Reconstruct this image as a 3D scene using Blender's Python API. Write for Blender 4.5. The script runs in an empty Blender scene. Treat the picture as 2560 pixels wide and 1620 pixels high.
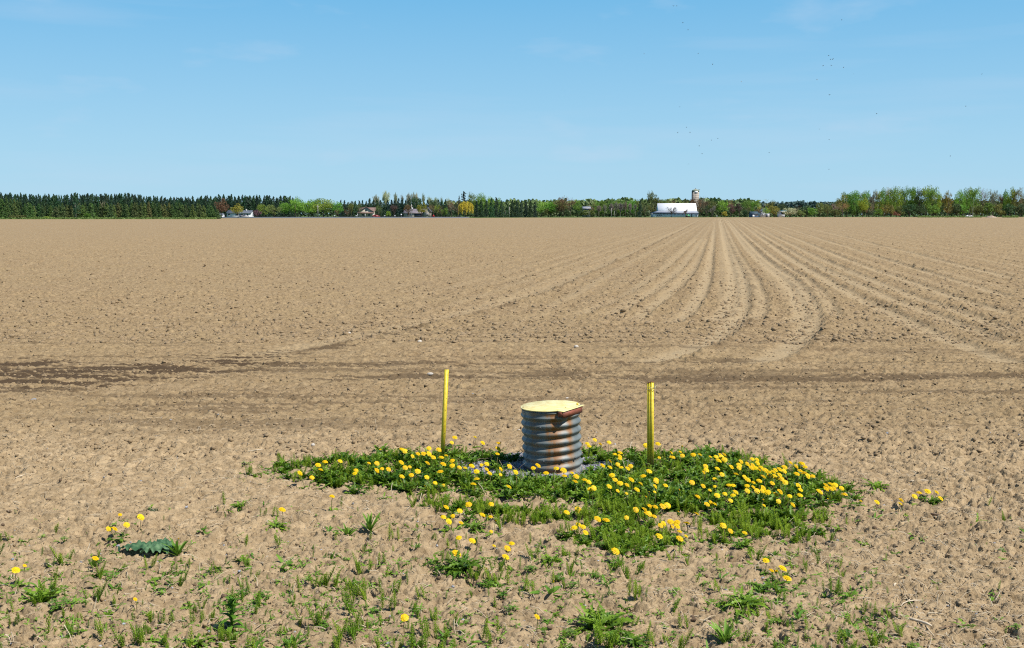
import bpy, math, random
import numpy as np
from mathutils import Vector, Matrix
R = math.radians
random.seed(7)
rng = np.random.default_rng(11)
scene = bpy.context.scene

# ------------------------------------------------------------------ camera
CAM_H, FPX, PITCH = 2.08, 2800.0, math.atan(275 / 2800)
cam_data = bpy.data.cameras.new('camera')
cam_data.sensor_width = 36.0
cam_data.lens = 36.0 * FPX / 2560.0
cam_data.clip_start, cam_data.clip_end = 0.1, 12000
cam = bpy.data.objects.new('camera', cam_data)
scene.collection.objects.link(cam)
cam.location = (0, 0, CAM_H)
cam.rotation_euler = (math.pi / 2 - PITCH, 0, 0)
scene.camera = cam

# ------------------------------------------------------------------ light
SUN_EL, SUN_AZ = 56.0, 122.0          # azimuth clockwise from +Y (the view direction)
scene.view_settings.view_transform = 'Standard'
scene.view_settings.look = 'None'
scene.view_settings.exposure = 0.36
scene.view_settings.gamma = 1.0
scene.cycles.use_denoising = False
scene.cycles.diffuse_bounces = 1
scene.cycles.pixel_filter_type = 'BLACKMAN_HARRIS'
scene.cycles.filter_width = 1.15
world = bpy.data.worlds.new('World')
scene.world = world
world.use_nodes = True
wn, wl = world.node_tree.nodes, world.node_tree.links
wn.clear()
w_out = wn.new('ShaderNodeOutputWorld')
w_bg = wn.new('ShaderNodeBackground')
w_bg.inputs['Strength'].default_value = 0.105
sky = wn.new('ShaderNodeTexSky')
sky.sky_type = 'NISHITA'
sky.sun_disc = False
sky.sun_elevation = R(SUN_EL)
sky.sun_rotation = R(SUN_AZ)
sky.altitude = 100
sky.air_density = 1.0
sky.dust_density = 0.6
sky.ozone_density = 1.2
w_co = wn.new('ShaderNodeTexCoord')
w_sep = wn.new('ShaderNodeSeparateXYZ')
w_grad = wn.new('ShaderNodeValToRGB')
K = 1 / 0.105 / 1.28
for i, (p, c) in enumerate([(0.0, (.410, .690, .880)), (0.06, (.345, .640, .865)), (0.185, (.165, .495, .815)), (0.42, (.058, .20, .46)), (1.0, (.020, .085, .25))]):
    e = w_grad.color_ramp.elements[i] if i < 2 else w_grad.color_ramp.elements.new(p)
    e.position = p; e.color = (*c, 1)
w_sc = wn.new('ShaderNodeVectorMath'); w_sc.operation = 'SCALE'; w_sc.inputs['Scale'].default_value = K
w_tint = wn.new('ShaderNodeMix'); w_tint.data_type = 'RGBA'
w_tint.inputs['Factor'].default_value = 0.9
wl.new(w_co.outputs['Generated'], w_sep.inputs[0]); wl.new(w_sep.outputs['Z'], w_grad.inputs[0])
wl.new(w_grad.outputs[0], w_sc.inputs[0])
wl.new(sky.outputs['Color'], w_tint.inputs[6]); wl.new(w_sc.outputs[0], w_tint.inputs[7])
# thin high cloud: streaks low down and a few faint puffs
w_map = wn.new('ShaderNodeMapping'); w_map.inputs['Scale'].default_value = (2.2, 2.2, 26)
w_map.inputs['Rotation'].default_value = (0, R(1.2), 0)
w_n1 = wn.new('ShaderNodeTexNoise'); w_n1.inputs['Scale'].default_value = 1.0; w_n1.inputs['Detail'].default_value = 6
w_r1 = wn.new('ShaderNodeMapRange'); w_r1.inputs[1].default_value = 0.52; w_r1.inputs[2].default_value = 0.78
w_r1.inputs[3].default_value = 0.0; w_r1.inputs[4].default_value = 0.32
w_mapb = wn.new('ShaderNodeMapping'); w_mapb.inputs['Scale'].default_value = (9, 9, 30)
w_n2 = wn.new('ShaderNodeTexNoise'); w_n2.inputs['Scale'].default_value = 1.0; w_n2.inputs['Detail'].default_value = 5
w_r2 = wn.new('ShaderNodeMapRange'); w_r2.inputs[1].default_value = 0.60; w_r2.inputs[2].default_value = 0.85
w_r2.inputs[3].default_value = 0.0; w_r2.inputs[4].default_value = 0.42
w_add = wn.new('ShaderNodeMath'); w_add.operation = 'ADD'
w_mix = wn.new('ShaderNodeMix'); w_mix.data_type = 'RGBA'
w_mix.inputs[7].default_value = (4.2, 5.2, 6.4, 1)
wl.new(w_co.outputs['Generated'], w_map.inputs[0]); wl.new(w_map.outputs[0], w_n1.inputs['Vector'])
wl.new(w_co.outputs['Generated'], w_mapb.inputs[0]); wl.new(w_mapb.outputs[0], w_n2.inputs['Vector'])
wl.new(w_n1.outputs['Fac'], w_r1.inputs[0]); wl.new(w_n2.outputs['Fac'], w_r2.inputs[0])
wl.new(w_r1.outputs[0], w_add.inputs[0]); wl.new(w_r2.outputs[0], w_add.inputs[1])
wl.new(w_add.outputs[0], w_mix.inputs['Factor'])
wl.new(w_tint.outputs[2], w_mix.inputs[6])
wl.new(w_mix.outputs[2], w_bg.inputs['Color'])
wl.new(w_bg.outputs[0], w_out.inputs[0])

sun_data = bpy.data.lights.new('sun', 'SUN')
sun_data.energy = 5.0
sun_data.angle = R(0.53)
sun_data.color = (1.0, 0.955, 0.89)
sun = bpy.data.objects.new('sun', sun_data)
scene.collection.objects.link(sun)
S_DIR = Vector((math.sin(R(SUN_AZ)) * math.cos(R(SUN_EL)), math.cos(R(SUN_AZ)) * math.cos(R(SUN_EL)), math.sin(R(SUN_EL))))
sun.rotation_euler = S_DIR.to_track_quat('Z', 'Y').to_euler()
sun.location = (20, -20, 40)

# ------------------------------------------------------------------ helpers
CP, SP = math.cos(PITCH), math.sin(PITCH)
def ray(px, py):
    u, v = (px - 1280) / FPX, -(py - 810) / FPX
    return u, CP + v * SP, -SP + v * CP
def ground(px, py, z=0.0):
    """where the ray through a photo pixel meets height z"""
    dx, dy, dz = ray(px, py)
    t = (z - CAM_H) / dz
    return Vector((dx * t, dy * t, z))
def at(px, py, D):
    dx, dy, dz = ray(px, py)
    t = D / dy
    return Vector((dx * t, D, CAM_H + dz * t))

def tag(o, label=None, cat=None, group=None, kind=None):
    if label: o['label'] = label
    if cat: o['category'] = cat
    if group: o['group'] = group
    if kind: o['kind'] = kind
    return o
def link(o, parent=None):
    scene.collection.objects.link(o)
    if parent is not None: o.parent = parent
    return o
def empty(name, loc=(0, 0, 0), rz=0.0):
    o = bpy.data.objects.new(name, None)
    o.location = loc; o.rotation_euler = (0, 0, rz); o.empty_display_size = 0.1
    return link(o)

def np_mesh(name, V, F, mat=None, smooth=False, attrs=None):
    """V (n,3) array; F list of (m,k) arrays of equal-sided faces"""
    if not isinstance(F, (list, tuple)): F = [F]
    F = [np.asarray(f, dtype=np.int32) for f in F if len(f)]
    me = bpy.data.meshes.new(name)
    V = np.asarray(V, dtype=np.float32)
    me.vertices.add(len(V)); me.vertices.foreach_set('co', V.ravel())
    loops = np.concatenate([f.ravel() for f in F])
    tot = np.concatenate([np.full(len(f), f.shape[1], dtype=np.int32) for f in F])
    start = np.concatenate([[0], np.cumsum(tot)[:-1]]).astype(np.int32)
    me.loops.add(len(loops)); me.loops.foreach_set('vertex_index', loops)
    me.polygons.add(len(tot)); me.polygons.foreach_set('loop_start', start)
    me.polygons.foreach_set('loop_total', tot)
    if smooth: me.polygons.foreach_set('use_smooth', np.ones(len(tot), dtype=bool))
    for k, a in (attrs or {}).items():
        at_ = me.attributes.new(k, 'FLOAT', 'POINT'); at_.data.foreach_set('value', np.asarray(a, dtype=np.float32))
    me.update(calc_edges=True)
    if mat is not None: me.materials.append(mat)
    return me

class MB:
    """collects shapes; build() links them as ONE mesh object"""
    def __init__(s): s.v = []; s.f = {}; s.n = 0
    def add(s, V, faces):
        V = np.asarray(V, dtype=np.float64).reshape(-1, 3)
        for f in faces: s.f.setdefault(len(f), []).append([i + s.n for i in f])
        s.v.append(V); s.n += len(V)
    def addnp(s, V, F):
        F = np.asarray(F) + s.n
        s.f.setdefault(F.shape[1], []).extend(F.tolist())
        s.v.append(np.asarray(V, dtype=np.float64)); s.n += len(V)
    def box(s, x0, x1, y0, y1, z0, z1, M=None):
        V = np.array([(x, y, z) for x in (x0, x1) for y in (y0, y1) for z in (z0, z1)], dtype=float)
        if M is not None: V = np.array([(M @ Vector(v))[:] for v in V])
        s.add(V, [(0, 1, 3, 2), (4, 6, 7, 5), (0, 4, 5, 1), (2, 3, 7, 6), (0, 2, 6, 4), (1, 5, 7, 3)])
    def prism(s, pts, y0, y1, M=None):
        """outline pts (x,z) pushed from y0 to y1"""
        n = len(pts)
        V = [(x, y0, z) for x, z in pts] + [(x, y1, z) for x, z in pts]
        if M is not None: V = [(M @ Vector(v))[:] for v in V]
        s.add(V, [tuple(range(n)), tuple(range(2 * n - 1, n - 1, -1))] + [(i, n + i, n + (i + 1) % n, (i + 1) % n) for i in range(n)])
    def tube(s, pts, rad, k=6, cap=True):
        pts = [Vector(p) for p in pts]
        if not isinstance(rad, (list, tuple)): rad = [rad] * len(pts)
        V = []
        for i, p in enumerate(pts):
            d = (pts[min(i + 1, len(pts) - 1)] - pts[max(i - 1, 0)]).normalized()
            a = d.orthogonal().normalized() if abs(d.z) > 0.95 else d.cross(Vector((0, 0, 1))).normalized()
            b = d.cross(a)
            for j in range(k):
                t = 2 * math.pi * j / k
                V.append((p + (a * math.cos(t) + b * math.sin(t)) * rad[i])[:])
        fs = [(i * k + j, i * k + (j + 1) % k, (i + 1) * k + (j + 1) % k, (i + 1) * k + j) for i in range(len(pts) - 1) for j in range(k)]
        if cap: fs += [tuple(range(k - 1, -1, -1)), tuple(range((len(pts) - 1) * k, len(pts) * k))]
        s.add(V, fs)
    def lathe(s, prof, k=32, cx=0, cy=0):
        V = [(cx + r * math.cos(2 * math.pi * j / k), cy + r * math.sin(2 * math.pi * j / k), z) for r, z in prof for j in range(k)]
        fs = [(i * k + j, i * k + (j + 1) % k, (i + 1) * k + (j + 1) % k, (i + 1) * k + j) for i in range(len(prof) - 1) for j in range(k)]
        fs += [tuple(range(k - 1, -1, -1)), tuple(range((len(prof) - 1) * k, len(prof) * k))]
        s.add(V, fs)
    def mesh(s, name, mat, smooth=False):
        return np_mesh(name, np.concatenate(s.v), [np.array(f) for f in s.f.values()], mat, smooth)
    def build(s, name, mat, parent=None, smooth=False):
        return link(bpy.data.objects.new(name, s.mesh(name, mat, smooth)), parent)

# ------------------------------------------------------------------ materials
def new_mat(name):
    m = bpy.data.materials.new(name); m.use_nodes = True
    nt = m.node_tree; b = nt.nodes['Principled BSDF']
    return m, nt.nodes, nt.links, b
def plain(name, col, rough=0.7, metal=0.0, var=0.18, scale=4.0, bump=0.0, col2=None, stretch=(1, 1, 1)):
    """painted / natural surface whose colour wanders with a noise"""
    m, N, L, b = new_mat(name)
    b.inputs['Roughness'].default_value = rough; b.inputs['Metallic'].default_value = metal
    tc = N.new('ShaderNodeTexCoord'); mp = N.new('ShaderNodeMapping'); mp.inputs['Scale'].default_value = stretch
    n = N.new('ShaderNodeTexNoise'); n.inputs['Scale'].default_value = scale; n.inputs['Detail'].default_value = 6
    cr = N.new('ShaderNodeValToRGB')
    c2 = col2 or tuple(c * (1 - 2 * var) for c in col)
    cr.color_ramp.elements[0].position = 0.35; cr.color_ramp.elements[0].color = (*c2, 1)
    cr.color_ramp.elements[1].position = 0.62; cr.color_ramp.elements[1].color = (*col, 1)
    L.new(tc.outputs['Object'], mp.inputs[0]); L.new(mp.outputs[0], n.inputs['Vector'])
    L.new(n.outputs['Fac'], cr.inputs[0]); L.new(cr.outputs[0], b.inputs['Base Color'])
    if bump:
        bp = N.new('ShaderNodeBump'); bp.inputs['Strength'].default_value = bump; bp.inputs['Distance'].default_value = 0.01
        L.new(n.outputs['Fac'], bp.inputs['Height']); L.new(bp.outputs[0], b.inputs['Normal'])
    return m
def leafy(name, col, trans=0.25, var=0.35, scale=6.0, rough=0.55, use_obj=False, hue=None):
    """leaf surface: diffuse + some light through it; colour varies per object and by place"""
    m, N, L, b = new_mat(name)
    out = N['Material Output']
    oi = N.new('ShaderNodeObjectInfo')
    tc = N.new('ShaderNodeTexCoord'); n = N.new('ShaderNodeTexNoise'); n.inputs['Scale'].default_value = scale; n.inputs['Detail'].default_value = 3
    L.new(tc.outputs['Object'], n.inputs['Vector'])
    ad = N.new('ShaderNodeMath'); ad.operation = 'ADD'
    ad.inputs[1].default_value = 0
    L.new(n.outputs['Fac'], ad.inputs[0])
    ml = N.new('ShaderNodeMath'); ml.operation = 'MULTIPLY'; ml.inputs[1].default_value = 0.35
    L.new(oi.outputs['Random'], ml.inputs[0])
    L.new(ml.outputs[0], ad.inputs[1])
    cr = N.new('ShaderNodeValToRGB')
    lo = hue[0] if hue else tuple(c * (1 - var) for c in col)
    hi = hue[1] if hue else tuple(min(1, c * (1 + var)) for c in col)
    cr.color_ramp.elements[0].position = 0.38; cr.color_ramp.elements[0].color = (*lo, 1)
    cr.color_ramp.elements[1].position = 0.95; cr.color_ramp.elements[1].color = (*hi, 1)
    L.new(ad.outputs[0], cr.inputs[0])
    src = cr.outputs[0]
    if use_obj:
        mx = N.new('ShaderNodeMix'); mx.data_type = 'RGBA'; mx.blend_type = 'MULTIPLY'; mx.inputs['Factor'].default_value = 1
        L.new(cr.outputs[0], mx.inputs[6]); L.new(oi.outputs['Color'], mx.inputs[7]); src = mx.outputs[2]
    b.inputs['Roughness'].default_value = rough
    b.inputs['Specular IOR Level'].default_value = 0.25
    L.new(src, b.inputs['Base Color'])
    tr = N.new('ShaderNodeBsdfTranslucent'); L.new(src, tr.inputs['Color'])
    ms = N.new('ShaderNodeMixShader'); ms.inputs[0].default_value = trans
    L.new(b.outputs[0], ms.inputs[1]); L.new(tr.outputs[0], ms.inputs[2]); L.new(ms.outputs[0], out.inputs[0])
    return m

# ------------------------------------------------------------------ noise on arrays
def _h(ix, iy, seed):
    n = (ix.astype(np.int64) * 374761393 + iy.astype(np.int64) * 668265263 + seed * 974634777) & 0xffffffff
    n = ((n ^ (n >> 13)) * 1274126177) & 0xffffffff
    n = n ^ (n >> 16)
    n = (n * 2246822519) & 0xffffffff
    return ((n ^ (n >> 15)) & 0xffffff) / 16777215.0
def vn(x, y, seed=0):
    ix, iy = np.floor(x), np.floor(y); fx, fy = x - ix, y - iy
    fx = fx * fx * (3 - 2 * fx); fy = fy * fy * (3 - 2 * fy)
    a, b, c, d = _h(ix, iy, seed), _h(ix + 1, iy, seed), _h(ix, iy + 1, seed), _h(ix + 1, iy + 1, seed)
    return (a * (1 - fx) + b * fx) * (1 - fy) + (c * (1 - fx) + d * fx) * fy
def fbm(x, y, seed=0, o=3):
    r = 0; a = 0.5; t = 0
    for i in range(o):
        r = r + a * vn(x * 2 ** i, y * 2 ** i, seed + i); t += a; a *= 0.5
    return r / t
def worley(x, y, seed=0):
    ix, iy = np.floor(x), np.floor(y)
    f1 = np.full(x.shape, 9.0); f2 = np.full(x.shape, 9.0); cid = np.zeros(x.shape)
    for dx in (-1, 0, 1):
        for dy in (-1, 0, 1):
            cx, cy = ix + dx, iy + dy
            r1 = _h(cx, cy, seed); r2 = _h(cx, cy, seed + 17)
            d = (cx + r1 - x) ** 2 + (cy + r2 - y) ** 2
            nearer = d < f1
            f2 = np.where(nearer, f1, np.minimum(f2, d))
            cid = np.where(nearer, r1 * 0.5 + r2 * 0.5, cid); f1 = np.where(nearer, d, f1)
    return np.sqrt(f1), np.sqrt(f2), cid
def sst(a, b, x):
    t = np.clip((x - a) / (b - a), 0, 1); return t * t * (3 - 2 * t)

# ------------------------------------------------------------------ ground
def cv(cx, cy):   # points read off an enlarged crop of the photograph
    return 1380 + cx / 2.0407, 540 + cy / 2.0407
def path_xy(pts, crop=True):
    Q = sorted([cv(*p) if crop else p for p in pts], key=lambda q: q[1])
    v = np.array([q[1] for q in Q]); u_ = np.array([q[0] for q in Q])
    # the curve goes through the points without corners (cubic pieces with limited slopes)
    s = np.diff(u_) / np.diff(v); m = np.empty(len(v)); m[0], m[-1] = s[0], s[-1]
    m[1:-1] = (s[:-1] * np.diff(v)[1:] + s[1:] * np.diff(v)[:-1]) / (np.diff(v)[1:] + np.diff(v)[:-1])
    vv = np.concatenate([np.arange(v[0], min(v[0] + 40, v[-1]), .5), np.arange(min(v[0] + 40, v[-1]), v[-1], 2)])
    k = np.clip(np.searchsorted(v, vv, 'right') - 1, 0, len(v) - 2); h = v[k + 1] - v[k]; t = (vv - v[k]) / h
    uu = (2*t**3 - 3*t**2 + 1) * u_[k] + (t**3 - 2*t**2 + t) * h * m[k] + (-2*t**3 + 3*t**2) * u_[k + 1] + (t**3 - t**2) * h * m[k + 1]
    P = np.array([ground(a_, b_)[:2] for a_, b_ in zip(uu, vv)])[::-1]
    return P[:, 1], P[:, 0]
# wheel tracks that come down the field: (points, strength, half width, dampness)
TRACKS = [
    ([(835, 14), (828, 200), (815, 330), (775, 440), (700, 530), (640, 560)], 1.0, .17, .15),
    ([(850, 14), (905, 190), (938, 300), (945, 420), (915, 500), (850, 555)], 1.0, .17, .15),
    ([(860, 14), (930, 190), (1000, 320), (1018, 430), (990, 545), (880, 640), (700, 720), (560, 760)], 1.3, .24, .2),
    ([(868, 14), (985, 230), (1070, 350), (1103, 440), (1100, 500), (1060, 555)], .9, .17, .1),
    ([(880, 14), (1060, 220), (1220, 350), (1285, 450), (1305, 520), (1250, 560)], 1.0, .17, .2),
    ([(890, 14), (1100, 220), (1290, 360), (1370, 470), (1380, 560), (1310, 660), (1200, 735), (1080, 770)], 1.3, .24, .2),
    ([(900, 14), (1180, 240), (1340, 340), (1440, 450), (1490, 540)], .9, .17, .1),
    ([(930, 14), (1320, 270), (1640, 440), (1900, 560), (2200, 680), (2460, 770)], 1.0, .2, .25),
    ([(945, 14), (1400, 270), (1800, 440), (2150, 570), (2460, 680)], .9, .18, .1),
    ([(960, 14), (1500, 270), (2408, 600)], .9, .18, .15),
    ([(1000, 14), (1700, 290), (2408, 520)], .9, .18, .15),
    ([(1050, 14), (1900, 280), (2408, 430)], .8, .18, .1),
    ([(1120, 14), (2000, 230), (2408, 330)], .8, .2, .1),
    ([(758, 20), (620, 95), (300, 250), (100, 340), (-80, 412), (-380, 500), (-640, 560), (-1000, 640), (-1500, 720)], .6, .27, .7),
    ([(700, 20), (450, 110), (150, 220), (-200, 340)], .3, .2, .25),
    ([(800, 120), (725, 300), (610, 420), (460, 545)], .8, .17, .1),
    ([(780, 120), (650, 300), (500, 420), (320, 520)], .7, .17, .1),
    ([(750, 120), (560, 300), (380, 420), (160, 520)], .6, .17, .1),
]
TR = [(path_xy(p), s, w, d) for p, s, w, d in TRACKS]
# damp strips of turned soil that run across the headland: (points in photo px, half depth m, strength)
STRIPS = [([(-300, 938), (0, 935), (290, 931), (552, 908), (690, 893), (820, 872)], .62, 1.0),
          ([(-300, 921), (0, 919), (260, 917), (520, 905), (640, 897)], .20, .8),
          ([(600, 902), (760, 880), (872, 857), (1046, 822), (1130, 803)], .32, .8),
          ([(262, 945), (523, 930), (727, 915), (860, 930)], .26, .85),
          ([(-300, 975), (0, 975), (232, 972), (400, 962)], .16, .7),
          ([(560, 925), (814, 911), (1100, 910), (1400, 912), (1700, 908), (2030, 905)], .14, .7),
          ([(700, 950), (900, 947), (1200, 943), (1400, 943), (1720, 947), (2100, 946), (2560, 943), (2900, 941)], .13, .72),
          ([(1150, 938), (1400, 932), (1500, 935), (1600, 945)], .2, .6),
          ([(1380, 958), (1600, 955), (1900, 956)], .12, .6),
          ([(150, 1050), (260, 1049), (400, 1052)], .10, .5)]
SX = []
for pts, w, s in STRIPS:
    P = [ground(*p) for p in pts]
    SX.append((np.array([p.x for p in P]), np.array([p.y for p in P]), w, s))

BOUND = [ground(*p) for p in [(-400, 548.6), (540, 548.0), (556, 545.4), (1170, 545.0), (1300, 544.2), (1640, 543.7), (2200, 542.6), (2560, 542.4), (2900, 542.4)]]
BX = np.array([p.x / p.y for p in BOUND]); BY = np.array([p.y for p in BOUND])
TH = math.atan((1795 - 1280) / FPX)

def terrain(x, y):
    x = np.asarray(x, dtype=float); y = np.asarray(y, dtype=float)
    fg = 1 - sst(9.2, 12.0, y)                              # untilled strip near the camera
    head = sst(9.5, 11.5, y) * (1 - sst(18, 24, y))         # headland, worked across
    wx = x + .03 * (vn(x * 9, y * 9, 5) - .5); wy = y + .03 * (vn(x * 9, y * 9, 6) - .5)
    z = .05 * (fbm(x / 3.0, y / 3.0, 1, 2) - .5) + .015 * (fbm(x / .55, y / .55, 2, 3) - .5)
    f1, f2, c = worley(wx / .095, wy / .095, 3)
    lump = np.clip(1 - (f1 / (.35 + .4 * c)) ** 2, 0, 1) ** .42 * sst(.25, .7, c)
    crack = sst(0, .14, f2 - f1)
    g1, g2, c2 = worley(wx / .046, wy / .046, 8)
    l2 = np.clip(1 - (g1 / (.3 + .4 * c2)) ** 2, 0, 1) ** .42 * sst(.2, .7, c2)
    rough = .55 + 1.1 * fbm(x / .9, y / .9, 12, 2)
    rough = rough * (1 - fg) + fg * (.50 + .7 * sst(.35, .75, fbm(x / 1.3, y / .9, 19, 2)) + .4 * sst(1.6, 3.2, x))
    big1, _, bc = worley(wx / .24, wy / .24, 31)
    bigc = np.clip(1 - (big1 / .34) ** 2, 0, 1) ** .45 * (bc > .62) * sst(.4, .65, fbm(x / 1.1, y / 1.1, 33, 2))
    clod = rough * (.019 * lump + .015 * l2 + .032 * bigc)
    # crust broken into small plates and crumbs: steep irregular edges
    t1 = fbm(wx / .062, wy / .055, 81, 3); t2 = fbm(wx / .030, wy / .028, 85, 2); t3 = fbm(wx / .15, wy / .12, 88, 3)
    crust = .010 * sst(.47, .51, t1) + .006 * sst(.45, .52, t2) + .008 * sst(.50, .53, t3) + .008 * sst(.60, .63, t1)
    clod = clod * (1 - .92 * fg) * (1 - .35 * head) + crust * (.8 + .55 * fg) * (.5 + .6 * rough)
    pit = sst(.36, .28, t1) * sst(.45, .6, fbm(x / .5, y / .5, 90, 2))
    clod = clod - .03 * pit - .006 * (1 - crack) * (.4 + fg)
    pressed = np.zeros_like(x); damp = np.zeros_like(x); rz = np.zeros_like(x); rdg = np.zeros_like(x)
    for (ys, xs), s, w, dm in TR:
        s = s * .9
        k = (y > ys[0]) & (y < ys[-1] * 1.02)
        if not k.any(): continue
        yy = y[k]; xt = np.interp(yy, ys, xs)
        sl = (np.interp(yy * 1.01, ys, xs) - np.interp(yy * .99, ys, xs)) / (yy * .02)
        d = (x[k] - xt) / np.sqrt(1 + sl ** 2)
        fade = sst(ys[0], ys[0] * 1.04, yy) * s
        pr = np.exp(-((d + w) / w) ** 4) * np.minimum(fade, 1)
        dk = np.exp(-((d - w * .35) / (w * .55)) ** 2)
        pressed[k] = np.maximum(pressed[k], pr)
        rz[k] += (-.012 * pr + .019 * dk) * fade * (1 - .6 * sst(45, 160, yy)); rdg[k] = np.maximum(rdg[k], dk * np.minimum(fade, 1))
        br = vn(x[k] * 2.5, yy * 1.1, 41) * .8 + .2 * (dm > 1)
        damp[k] = np.maximum(damp[k], dk * np.minimum(1, (dm + .12) * fade) * (.25 + 1.1 * sst(.3, .7, br)))
    # tine rows down the field, right of the tracks
    s_ = x * math.cos(TH) - y * math.sin(TH) + .12 * (vn(x * .15, y * .05, 51) - .5)
    rowm = sst(-14, -3, s_) * sst(20, 27, y - np.clip(s_, 0, 9) * .9)
    rowsh = np.sin(2 * math.pi * s_ / .76) + .5 * np.sin(2 * math.pi * s_ / 1.9 + 1)
    rz += .012 * rowsh * rowm
    damp = np.maximum(damp, .22 * rowm * sst(.3, 1.3, -rowsh) * vn(x * 3, y * .6, 54))
    pressed = np.maximum(pressed, .35 * rowm * sst(.3, 1.2, rowsh))
    # headland: shallow grooves along x
    hs = (fbm(x * .25, y * 3.2, 61, 2) - .5)
    rz += head * .05 * hs
    damp = np.maximum(damp, head * .5 * sst(.58, .72, fbm(x * .35, y * 5.5, 63, 3)) * (1 - sst(13.6, 12.2, y) * .0))
    for X, Y, w, s in SX:
        k = (x > X[0]) & (x < X[-1]) & (y > 9) & (y < 24)
        if not k.any(): continue
        xx = x[k]; d = (y[k] - np.interp(xx, X, Y) + .3 * (fbm(xx * .6, y[k] * 1.5, 71, 2) - .5)) / (w * 1.9)
        e = np.exp(-d ** 2) * sst(X[0], X[0] + 1.4, xx) * (1 - sst(X[-1] - 1.2, X[-1], xx))
        st = .72 * fbm(xx * 1.2 + y[k] * 1.7, y[k] * 9.5, 73, 3) + .28 * fbm(xx * 7, y[k] * 16, 79, 2)
        th = .68 - .30 * e
        damp[k] = np.maximum(damp[k], s * sst(th - .05, th + .06, st) * sst(.02, .2, e))
        rz[k] += -.015 * e
    clod = clod * (1 - .75 * pressed) * (1 + .7 * rdg) * (1 + .5 * damp * (y > 24)) * (1 - .35 * np.clip(damp, 0, 1) * (y < 20))
    amp = 1 + .5 * sst(20, 60, y)
    z = z + clod * amp + rz
    far = sst(380, 700, y)
    z = z * (1 - far * .6)
    field = 1 - sst(-1.5, 1.5, y - np.interp(x / np.maximum(y, 1), BX, BY))
    gp = np.exp(-(((x - .3) / .75) ** 2 + ((y - 9.08) / .5) ** 2) ** 2)   # level, slightly hollow ground at the pipe
    z = z * (1 - .8 * gp) - .012 * gp
    return z, damp, pressed, field, fg
def height(x, y):
    return float(terrain(np.array([x]), np.array([y]))[0][0])

def build_ground():
    ys = [-60, -20, -4, 0.5, 2.0, 3.2, 4.0]
    y = 4.5
    while y < 12: ys.append(y); y *= 1.00115
    while y < 30: ys.append(y); y *= 1.0015
    while y < 95: ys.append(y); y *= 1.003
    while y < 500: ys.append(y); y *= 1.0085
    while y < 6000: ys.append(y); y *= 1.03
    ys = np.array(ys)
    u = np.arange(-.50, .50, .00112)
    side = list(np.arange(.5025, .86, .0026)) + [.90, .98, 1.2, 1.7, 2.5, 4, 8]
    u = np.concatenate([-np.array(side[::-1]), u, side])
    Y, U = np.meshgrid(ys, u, indexing='ij')
    X = U * np.maximum(Y, 4.5)
    z, damp, pr, field, fg = terrain(X.ravel(), Y.ravel())
    V = np.stack([X.ravel(), Y.ravel(), z], 1)
    n, m = Y.shape
    i = np.arange(n * m).reshape(n, m)
    F = np.stack([i[:-1, :-1], i[:-1, 1:], i[1:, 1:], i[1:, :-1]], -1).reshape(-1, 4)
    return np_mesh('ground', V, F, None, False, dict(damp=damp, pressed=pr, field=field, near=fg))

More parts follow.
